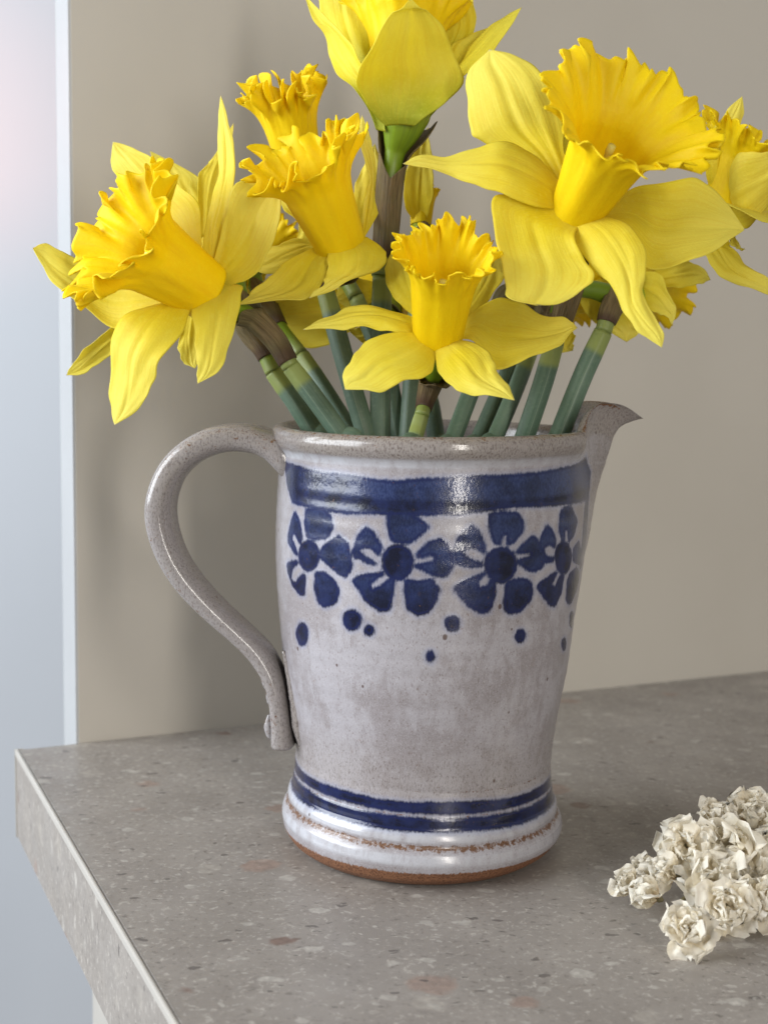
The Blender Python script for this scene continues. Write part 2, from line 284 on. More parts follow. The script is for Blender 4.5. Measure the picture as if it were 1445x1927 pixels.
PAINT = [[[-85.2, 151.2], [-61.4, 150.9], [-43.8, 150.1], [-31.4, 150.0], [-20.8, 149.0], [-14.9, 148.5], [-1.8, 149.9], [17.1, 150.6], [39.9, 150.9], [56.7, 151.7], [77.2, 152.6], [81.8, 148.2], [81.8, 137.9], [67.3, 138.1], [39.7, 139.0], [27.6, 139.4], [10.5, 137.6], [-1.6, 137.1], [-10.8, 136.9], [-20.3, 136.8], [-33.0, 136.1], [-42.8, 136.5], [-53.6, 136.8], [-60.5, 137.1], [-65.6, 142.7], [-69.3, 148.4]], [[77.6, 138.3], [81.7, 138.4], [81.3, 120.2], [77.6, 111.9], [72.0, 113.3], [73.7, 123.4]], [[-51.0, 136.3], [-51.4, 130.4], [-49.5, 125.7], [-46.1, 125.1], [-38.7, 126.7], [-36.2, 131.0], [-37.6, 134.8], [-40.9, 137.3]], [[-58.1, 134.6], [-62.0, 128.1], [-63.2, 122.4], [-58.2, 119.1], [-54.3, 118.1], [-56.6, 121.3], [-59.6, 123.9], [-57.7, 126.5], [-55.3, 124.0], [-52.9, 122.1], [-51.9, 125.4], [-54.0, 131.1]], [[-42.1, 122.7], [-37.2, 126.6], [-33.8, 128.4], [-30.3, 126.3], [-28.6, 121.2], [-28.0, 117.4], [-30.7, 113.3], [-34.6, 114.8], [-39.5, 117.6], [-42.8, 119.7]], [[-44.8, 114.0], [-40.1, 114.6], [-35.2, 111.8], [-33.3, 108.1], [-34.8, 104.0], [-40.5, 101.3], [-43.8, 102.8], [-45.3, 107.5]], [[-64.0, 114.2], [-56.2, 116.7], [-54.7, 115.6], [-59.3, 112.4], [-60.2, 109.2], [-57.6, 107.6], [-52.6, 111.9], [-50.1, 112.3], [-50.3, 108.8], [-51.4, 104.1], [-54.9, 104.0], [-59.8, 106.8], [-63.0, 110.8]], [[-16.0, 137.7], [-15.8, 132.6], [-14.3, 127.5], [-10.5, 126.7], [-6.8, 127.4], [-2.4, 131.7], [-1.3, 133.1], [-5.2, 136.3], [-8.0, 138.1]], [[-23.7, 132.6], [-27.2, 127.1], [-28.3, 123.2], [-27.8, 120.8], [-25.4, 120.4], [-19.9, 118.6], [-18.9, 119.6], [-22.9, 121.7], [-25.5, 123.4], [-23.5, 125.0], [-21.5, 124.7], [-18.0, 122.1], [-17.3, 125.4], [-20.1, 130.4]], [[-5.8, 123.6], [-1.4, 128.0], [2.3, 129.4], [5.5, 126.7], [7.0, 122.9], [6.9, 119.1], [4.4, 115.3], [-1.1, 116.7], [-5.8, 118.9], [-6.0, 119.8], [-3.0, 120.7], [0.1, 121.1], [0.7, 122.5], [-0.5, 123.4], [-3.1, 122.2], [-5.6, 122.1]], [[-19.8, 116.2], [-16.5, 116.9], [-16.0, 116.0], [-21.3, 112.3], [-20.8, 110.4], [-17.8, 111.6], [-14.5, 115.2], [-12.6, 115.3], [-13.0, 109.0], [-14.4, 103.1], [-17.8, 102.6], [-22.8, 105.4], [-25.9, 109.9], [-28.5, 112.6], [-25.9, 114.8]], [[-9.4, 115.0], [-4.7, 114.2], [-0.2, 115.3], [2.6, 111.5], [2.0, 107.6], [-0.8, 103.3], [-4.5, 101.7], [-8.3, 104.0], [-9.5, 109.2]], [[19.0, 138.2], [19.1, 132.1], [20.8, 126.9], [23.6, 126.3], [24.6, 130.0], [25.9, 130.0], [25.8, 126.0], [28.2, 126.5], [32.8, 130.5], [33.3, 133.4], [30.4, 137.8]], [[12.4, 133.7], [8.2, 129.5], [7.1, 124.8], [7.0, 120.5], [11.7, 119.1], [17.5, 119.4], [17.5, 120.3], [11.6, 122.7], [9.9, 124.8], [13.0, 126.1], [16.4, 124.7], [18.4, 123.5], [17.5, 128.4], [15.3, 132.2]], [[29.4, 124.1], [33.4, 127.2], [37.1, 129.3], [40.4, 126.6], [42.6, 122.1], [42.6, 117.2], [37.5, 115.7], [32.5, 118.1], [29.5, 120.7], [34.1, 121.6], [36.2, 122.1], [35.3, 123.3], [33.5, 123.0], [29.4, 122.9]], [[16.6, 117.0], [19.1, 117.4], [15.7, 113.7], [16.3, 112.1], [18.7, 112.7], [20.2, 115.0], [22.2, 114.4], [22.2, 109.1], [20.7, 103.4], [17.2, 102.4], [12.2, 105.6], [8.3, 110.0], [7.3, 112.0], [10.0, 114.3]], [[25.9, 113.7], [30.3, 114.4], [35.7, 113.9], [38.2, 109.8], [37.1, 105.5], [32.4, 102.0], [27.8, 101.7], [25.4, 104.0], [25.7, 108.9]], [[52.2, 136.8], [50.9, 130.1], [53.2, 125.4], [55.2, 124.7], [55.8, 129.1], [57.3, 128.9], [58.0, 124.4], [63.8, 126.7], [67.2, 131.3], [61.0, 137.0], [56.3, 137.9]], [[43.9, 132.6], [40.4, 128.1], [39.8, 122.3], [41.4, 118.8], [48.2, 118.5], [48.6, 120.5], [44.1, 120.9], [42.5, 124.0], [45.5, 125.2], [48.7, 122.9], [49.5, 126.3], [47.0, 130.4]], [[62.6, 121.8], [69.3, 123.9], [74.9, 117.0], [74.4, 114.0], [63.2, 116.6]], [[49.3, 114.5], [51.1, 114.7], [48.0, 110.6], [49.6, 108.9], [53.0, 113.5], [56.1, 113.1], [55.0, 106.7], [51.0, 101.7], [47.4, 102.7], [42.3, 107.4], [39.2, 110.7], [41.8, 112.4], [46.1, 113.9]], [[59.7, 112.6], [66.9, 114.1], [75.0, 110.2], [72.5, 104.9], [64.0, 100.4], [59.3, 102.5], [58.6, 109.2]], [[-42.7, 120.5], [-43.0, 118.0], [-44.2, 115.9], [-46.0, 114.3], [-48.2, 113.5], [-50.6, 113.6], [-52.7, 114.7], [-54.2, 116.5], [-54.7, 118.9], [-54.2, 121.0], [-52.7, 122.9], [-50.7, 124.2], [-48.4, 124.9], [-46.1, 124.8], [-44.3, 123.9], [-43.1, 122.4]], [[-6.4, 121.3], [-6.8, 118.6], [-7.9, 116.2], [-9.6, 114.6], [-11.7, 114.0], [-13.8, 114.4], [-15.6, 115.8], [-16.8, 118.0], [-17.3, 120.7], [-16.9, 122.9], [-15.7, 124.9], [-14.0, 126.2], [-11.9, 126.7], [-9.8, 126.4], [-8.1, 125.2], [-6.9, 123.4]], [[30.3, 119.7], [29.9, 117.0], [28.6, 114.8], [26.5, 113.4], [24.1, 113.0], [21.6, 113.6], [19.6, 115.3], [18.2, 117.6], [17.7, 120.3], [18.1, 122.5], [19.3, 124.4], [21.3, 125.5], [23.6, 125.9], [26.1, 125.3], [28.2, 123.9], [29.7, 122.0]], [[61.8, 119.1], [61.4, 116.5], [59.9, 114.5], [57.6, 113.4], [55.0, 113.2], [52.6, 114.0], [50.7, 115.7], [49.3, 118.1], [48.7, 120.7], [49.0, 122.7], [50.1, 124.4], [51.9, 125.3], [54.2, 125.5], [56.7, 124.8], [59.0, 123.3], [60.9, 121.3]], [[-50.3, 90.4], [-50.8, 88.5], [-51.8, 86.8], [-53.2, 85.5], [-54.9, 84.8], [-56.6, 84.8], [-57.9, 85.6], [-58.7, 87.0], [-58.8, 88.8], [-58.2, 90.5], [-57.0, 92.0], [-55.4, 93.1], [-53.8, 93.7], [-52.3, 93.7], [-51.1, 93.1], [-50.4, 91.9]], [[-24.7, 99.3], [-25.0, 97.7], [-25.8, 96.2], [-27.0, 95.2], [-28.5, 94.7], [-30.0, 94.8], [-31.3, 95.6], [-32.1, 96.8], [-32.3, 98.4], [-32.0, 99.8], [-31.1, 101.0], [-29.8, 101.9], [-28.3, 102.4], [-26.9, 102.2], [-25.7, 101.6], [-24.9, 100.6]], [[-20.1, 96.0], [-20.2, 95.2], [-20.6, 94.4], [-21.2, 93.9], [-21.9, 93.6], [-22.7, 93.7], [-23.3, 94.2], [-23.7, 94.8], [-23.8, 95.7], [-23.6, 96.4], [-23.2, 97.0], [-22.6, 97.5], [-21.9, 97.7], [-21.2, 97.6], [-20.6, 97.3], [-20.2, 96.7]], [[9.8, 99.4], [9.6, 98.2], [9.1, 97.2], [8.3, 96.6], [7.3, 96.4], [6.3, 96.6], [5.5, 97.3], [4.9, 98.3], [4.7, 99.4], [4.8, 100.4], [5.3, 101.2], [6.1, 101.7], [7.1, 101.9], [8.1, 101.7], [9.0, 101.2], [9.5, 100.3]], [[1.5, 87.5], [1.4, 86.6], [1.1, 85.9], [0.6, 85.4], [0.0, 85.2], [-0.5, 85.4], [-1.1, 85.9], [-1.4, 86.6], [-1.5, 87.5], [-1.4, 88.2], [-1.1, 88.8], [-0.6, 89.3], [-0.1, 89.4], [0.5, 89.3], [1.0, 88.9], [1.4, 88.3]], [[36.2, 93.1], [36.1, 92.1], [35.6, 91.3], [34.9, 90.8], [33.9, 90.7], [32.9, 91.0], [32.1, 91.7], [31.5, 92.6], [31.2, 93.7], [31.3, 94.5], [31.7, 95.2], [32.5, 95.6], [33.4, 95.6], [34.4, 95.4], [35.2, 94.8], [35.9, 94.0]], [[74.0, 93.4], [74.8, 91.9], [74.4, 90.9], [73.0, 90.5], [71.1, 90.6], [69.3, 91.2], [67.7, 92.2], [66.4, 93.5], [65.7, 94.9], [65.5, 96.0], [65.8, 96.8], [66.6, 97.2], [67.7, 97.2], [69.2, 96.7], [71.0, 95.8], [72.7, 94.6]], [[65.8, 85.3], [66.0, 84.3], [65.6, 83.5], [64.8, 83.1], [63.6, 83.2], [62.4, 83.6], [61.4, 84.4], [60.5, 85.4], [60.0, 86.4], [59.9, 87.2], [60.2, 87.9], [60.9, 88.2], [61.9, 88.2], [63.0, 87.8], [64.2, 87.1], [65.1, 86.3]]]
HANDLE = [[-46.4, -8.0, 149.6, 8.57, 1.2, -17.1], [-54.5, -8.0, 152.4, 8.57, 1.2, -17.1], [-61.6, -8.0, 156.9, 6.36, 1.7, -12.6], [-66.8, -8.0, 158.8, 5.67, 0.9, -11.3], [-73.8, -8.0, 159.2, 5.45, 1.4, -10.8], [-81.6, -8.0, 157.8, 5.51, 3.0, -10.6], [-89.6, -8.0, 153.7, 5.28, 5.0, -9.3], [-96.2, -8.0, 147.2, 5.13, 7.3, -7.2], [-100.1, -8.0, 139.1, 5.09, 9.4, -3.9], [-101.5, -8.0, 130.7, 5.25, 10.5, -0.2], [-100.2, -8.0, 121.8, 5.18, 10.1, 2.3], [-96.2, -8.0, 111.6, 4.92, 8.9, 4.2], [-89.5, -8.0, 101.8, 4.71, 7.5, 5.7], [-80.2, -8.0, 92.2, 4.33, 6.7, 5.5], [-71.3, -8.0, 84.2, 4.19, 7.2, 4.3], [-63.6, -8.0, 76.5, 4.23, 7.4, 4.1], [-58.5, -8.0, 68.0, 3.88, 7.2, 2.9], [-55.8, -8.0, 58.8, 3.65, 7.2, 1.2], [-54.9, -8.0, 49.8, 4.0, 8.0, 0.1], [-54.0, -8.0, 40.8, 4.41, 8.8, -0.7]]
PHI = 93.0                                             # spout direction, degrees from the front towards the right
def sm(x, a, b):
    t = np.clip((x-a)/(b-a), 0, 1); return t*t*(3-2*t)
def round_poly(P):
    if len(P) > 24: return P
    A = np.stack([.86*P+.14*np.roll(P, -1, 0), .14*P+.86*np.roll(P, -1, 0)], 1).reshape(-1, 2)
    return A
def paint_sdf(U, Zz):
    """signed distance (mm, inside positive) to the painted shapes; U arc mm, Zz height mm"""
    best = np.full(U.shape, -30.)
    for poly in PAINT:
        P = round_poly(np.array(poly, float)*np.array([math.pi/180*58, 1])); Q = np.roll(P, -1, 0)
        msk = (U > P[:, 0].min()-8) & (U < P[:, 0].max()+8) & (Zz > P[:, 1].min()-8) & (Zz < P[:, 1].max()+8)
        if not msk.any(): continue
        x, y = U[msk], Zz[msk]; dmin = np.full(x.shape, 1e9); ins = np.zeros(x.shape, bool)
        for a, b in zip(P, Q):
            e = b-a; t = np.clip(((x-a[0])*e[0]+(y-a[1])*e[1])/max(e.dot(e), 1e-9), 0, 1)
            dmin = np.minimum(dmin, np.hypot(x-a[0]-t*e[0], y-a[1]-t*e[1]))
            c = (a[1] > y) != (b[1] > y)
            ins ^= c & (x < (b[0]-a[0])*(y-a[1])/((b[1]-a[1]) if abs(b[1]-a[1]) > 1e-9 else 1e-9)+a[0])
        best[msk] = np.maximum(best[msk], np.where(ins, dmin, -dmin))
    return best
def make_jug():
    root = tag(empty('stoneware_jug', (0, 0, 0)), 'speckled grey stoneware jug with cobalt blue painted flowers, holding the daffodils', 'jug')
    prof = np.array(PROF, float); nout = 39                # first 39 points: outside up to the lip crest
    seg = np.concatenate([[0], np.cumsum(np.hypot(*np.diff(prof, axis=0).T))])
    Lo = seg[nout-1]
    so = np.concatenate([np.arange(0, 45, .45), np.arange(45, seg[30], .8), np.arange(seg[30], seg[41], .45), np.linspace(seg[41], seg[-1], 60)])
    from_r = np.interp(so, seg, prof[:, 0]); from_z = np.interp(so, seg, prof[:, 1])
    # light smoothing of the profile
    k = np.array([1, 2, 3, 2, 1.]); k /= k.sum()
    r = np.convolve(np.pad(from_r, 2, 'edge'), k, 'valid'); z = np.convolve(np.pad(from_z, 2, 'edge'), k, 'valid'); r[-1] = 0
    z = np.maximum(z, 0.0)
    th = np.concatenate([np.linspace(-180, 55, 300, endpoint=False), np.linspace(55, 130, 190, endpoint=False), np.linspace(130, 180, 50, endpoint=False)])
    T, Rr = np.meshgrid(th, r); _, Zz = np.meshgrid(th, z); _, So = np.meshgrid(th, so)
    inner = So > Lo
    d = (T-PHI+180) % 360-180; dd = np.sqrt(d*d+1.6**2)
    wdt = np.interp(Zz, [100, 150, 167], [15, 10.5, 8.8])
    g = np.exp(-(dd/wdt)**1.25)*np.exp((1.6/wdt)**1.25)
    Sz = np.interp(Zz, [92, 105, 115, 122, 130, 136, 141, 147, 153, 158, 160.5, 162.5, 164.5], [0, 1.6, 2.6, 4.2, 5.5, 6.5, 7.7, 9.6, 12, 14, 16, 19.5, 25])
    Sz = np.where(inner, np.interp(Zz, [92, 122, 141, 153, 160, 164], [0, 4.2, 7.7, 12, 17, 25]), Sz)
    ridge = sm(np.abs(d), 27, 15)                            # the spout is a thin pulled lip: the rolled rim fades there
    topw = sm(Zz, 150, 162)
    flat = np.where(inner, 54.6, 57.2)
    Rr2 = np.where(Zz > 151, Rr+(np.minimum(Rr, flat)-Rr)*ridge*np.where(inner, 0, 1), Rr)
    R_ = Rr2+Sz*g*np.where(Rr > 20, 1, 0)
    raise_ = 10.2*sm(np.abs(d), 25, 11)-6.2*np.exp(-(d/4.2)**2)
    Z_ = Zz+raise_*topw*1.0
    # hand-thrown irregularities: slightly tilted foot, faint throwing rings, soft squareness of the rim
    sx = np.sin(np.radians(T))
    Z_ = Z_-1.5*sx*sm(Zz, 5, 11)*sm(Zz, 60, 36)
    R_ = R_+np.where(Rr > 20, 0.05*np.sin(Zz*1.05+.6*np.sin(np.radians(T)+1)+2)*sm(Zz, 40, 55)*sm(Zz, 150, 140), 0)
    R_ = R_+.25*np.sin(np.radians(2*T+40))*sm(Zz, 30, 90)*(Rr > 20)
    Z_ = Z_+.35*np.sin(np.radians(2*T-30))*sm(Zz, 120, 160)
    a = np.radians(T)
    P = np.stack([R_*np.sin(a), -R_*np.cos(a), Z_], -1)*MM
    me = grid_mesh('body', P, None, wrap=True)
    out = ~inner
    U = np.radians(T)*58
    pt = paint_sdf(U, Zz)
    # the same brushwork goes round the far side
    U2 = np.radians((T+180+180) % 360-180)*58
    far = paint_sdf(U2, Zz); pt = np.where((np.abs(T) > 105) & (np.abs(T) < 178), far, pt)
    zt = Zz
    wob = .35*np.sin(a*3+1)+.25*np.sin(a*7)
    lo1 = np.minimum(zt-(27.5+.95), (32.2+wob)-zt); lo2 = np.minimum(zt-(22.0+wob*.6), (27.5-.7)-zt)
    pt = np.maximum(pt, np.maximum(lo1, lo2)); pt = np.where(out, pt, -30)
    ha = np.exp(-((T+86)/9.)**2)                             # no brushwork under the handle
    pt = np.where((ha > .4) & (Zz > 60), -30, pt)
    band = sm(Zz, 141.2, 143.2)*sm(Zz, 152.2, 150.2)*sm(T, -75, 10)*.75+.25*sm(Zz, 141.2, 143.2)*sm(Zz, 152.2, 150.2)
    global PAINT
    keep = PAINT; PAINT = keep[22:26]; core = paint_sdf(U, Zz); PAINT = keep
    band = np.maximum(band, .70*sm(Zz, 100, 122)*sm(Zz, 139, 137)*sm(-core, -.3, .6))
    rim = np.maximum(sm(Zz, 155.2, 157.2), np.maximum(inner*1., .75*np.exp(-(d/16.)**2)*sm(Zz, 110, 140)))
    rim = np.maximum(rim, .45*sm(Zz, 62, 38)*out)
    rim = rim*sm(Zz, 20, 26)
    pool = np.maximum(sm(Zz, 152.4, 153.8)*sm(Zz, 156.6, 155.4)*(1-.9*ridge), np.maximum(sm(Zz, 9, 11.)*sm(Zz, 14.8, 13.4), sm(Zz, 17.6, 18.8)*sm(Zz, 22.6, 21.4)))
    pool = pool*out*np.interp(T, [-180, -60, 0, 60, 180], [.5, 1, .75, .3, .3])
    clay = np.where(out, sm(Zz, 10.2, 5.0), 0)
    crest = np.exp(-((So-Lo+1.2)/1.5)**2)
    brown = np.maximum(np.maximum(.62*np.exp(-((Zz-16.4)/1.25)**2), .42*np.exp(-((Zz-36.1)/.35)**2)*sm(T, -60, 40))*out, crest*(.30+.55*sm(np.abs(d), 26, 18)*sm(np.abs(d), 3, 9)))
    brown = np.maximum(brown, .34*np.exp(-((Zz-27.4)/.4)**2)*out)
    for nme, arr in (('paint', pt), ('rim', rim), ('clay', clay), ('brown', brown), ('pool', pool), ('bandtone', band)):
        at_ = me.attributes.new(nme, 'FLOAT', 'POINT'); at_.data.foreach_set('value', np.broadcast_to(arr, T.shape).astype('f').ravel())
    link('body', me, M_glaze, root)
    # handle: flattened strap
    H = np.array(HANDLE, float); n = 150
    c = catmull(H[:, :3], n); hw = np.interp(np.linspace(0, 1, n), np.linspace(0, 1, len(H)), H[:, 3])
    dirn = catmull(H[:, [4, 5]], n); dirn = norm(dirn)
    ph = np.linspace(0, 2*math.pi, 40, endpoint=False)
    tt = np.linspace(0, 1, n)
    wide = np.interp(tt, [0, .05, .10, .2, .6, .85, 1], [11, 12.5, 11.5, 10.5, 9.8, 10.2, 10.5])
    th_ = np.interp(tt, [0, .05, .2, .6, .8, 1], [hw[0], hw[7]*.98, 1*hw[30], hw[90], hw[120], hw[-1]]); th_ = hw
    ex = 2.7
    cx = np.sign(np.cos(ph))*np.abs(np.cos(ph))**(2/ex); cy = np.sign(np.sin(ph))*np.abs(np.sin(ph))**(2/ex)
    groove = 1-.16*np.exp(-(cy/.38)**2)*(cx < 0)            # shallow finger groove down the outer face
    rng = np.random.RandomState(4)
    G = c[:, None]+th_[:, None, None]*(cx*groove)[None, :, None]*np.stack([dirn[:, 0], 0*dirn[:, 0], dirn[:, 1]], -1)[:, None]+wide[:, None, None]*cy[None, :, None]*np.array([.10, 1., 0])
    # fluted end cut by hand
    G = G+.18*np.sin(tt*60+1)[:, None, None]*np.stack([dirn[:, 0], 0*dirn[:, 0], dirn[:, 1]], -1)[:, None]*sm(tt, .8, .95)[:, None, None]
    G = np.concatenate([np.repeat(G[:1].mean(1, keepdims=True), 40, 1), G, np.repeat(G[-1:].mean(1, keepdims=True)+[0, 0, -.6], 40, 1)])
    me = grid_mesh('handle', G*MM, None, wrap=True)
    nv = len(me.vertices); zz = G.reshape(-1, 3)[:, 2]
    cyy = np.tile(np.abs(cy), len(G)); cxx = np.tile(cx, len(G))
    for nme, arr in (('paint', np.full(nv, -30.)), ('rim', np.full(nv, .92)), ('clay', np.zeros(nv)), ('brown', .06*sm(np.abs(zz-155), 10, 3)*1.+.20*np.exp(-((cyy-.9)/.12)**2)*(cxx < 0)), ('pool', .10+0*zz), ('bandtone', np.zeros(nv))):
        at_ = me.attributes.new(nme, 'FLOAT', 'POINT'); at_.data.foreach_set('value', arr.astype('f'))
    hd = link('handle', me, M_glaze, root)
    # clay fillets pressed in where the handle meets the wall
    def lump(name, pts, rad, parent, attrs, ratio=1., seed=0):
        rg = np.random.RandomState(seed); P = catmull(np.array(pts, float)*MM, 40); rr = catmull(np.array(rad, float)[:, None], 40)[:, 0]*MM
        ro = 1+.10*rg.randn(40, 18); ro = (ro+np.roll(ro, 1, 0)+np.roll(ro, -1, 0)+np.roll(ro, 1, 1)+np.roll(ro, -1, 1))/5
        me = tube(name, P, rr, 18, 2., ratio, rough=ro); nv = len(me.vertices)
        for nme in ('paint', 'rim', 'clay', 'brown', 'pool', 'bandtone'):
            at_ = me.attributes.new(nme, 'FLOAT', 'POINT'); at_.data.foreach_set('value', np.full(nv, attrs.get(nme, -30. if nme == 'paint' else 0.), 'f'))
        return link(name, me, M_glaze, parent)
    lump('lower_fillet', [[-54.2, -16.0, 79.0], [-51.1, -16.0, 68.7], [-49.2, -16.0, 59.5], [-48.1, -16.0, 50.1], [-47.2, -16.0, 41.8]], [.5, 1.9, 2.4, 2.4, .7], hd, dict(rim=.9), 1., 3)
    lump('pressed_ridge', [[-62.8, -12.0, 68.2], [-61.1, -12.0, 65.5], [-60.1, -12.0, 62.4], [-59.2, -12.0, 58.6], [-58.2, -12.0, 56.1]], [.3, 1.0, .7, 1.1, .4], hd, dict(rim=.6, pool=.3, brown=.35), 1.4, 6)
    lump('pressed_ridge', [[-59.6, -12.0, 53.0], [-59.8, -12.0, 50.3], [-59.8, -12.0, 47.7], [-59.1, -12.0, 44.8], [-58.1, -12.0, 43.1]], [.3, .8, 1.0, .8, .3], hd, dict(rim=.6, pool=.25, brown=.3), 1.8, 7)
    return root
jug = make_jug()
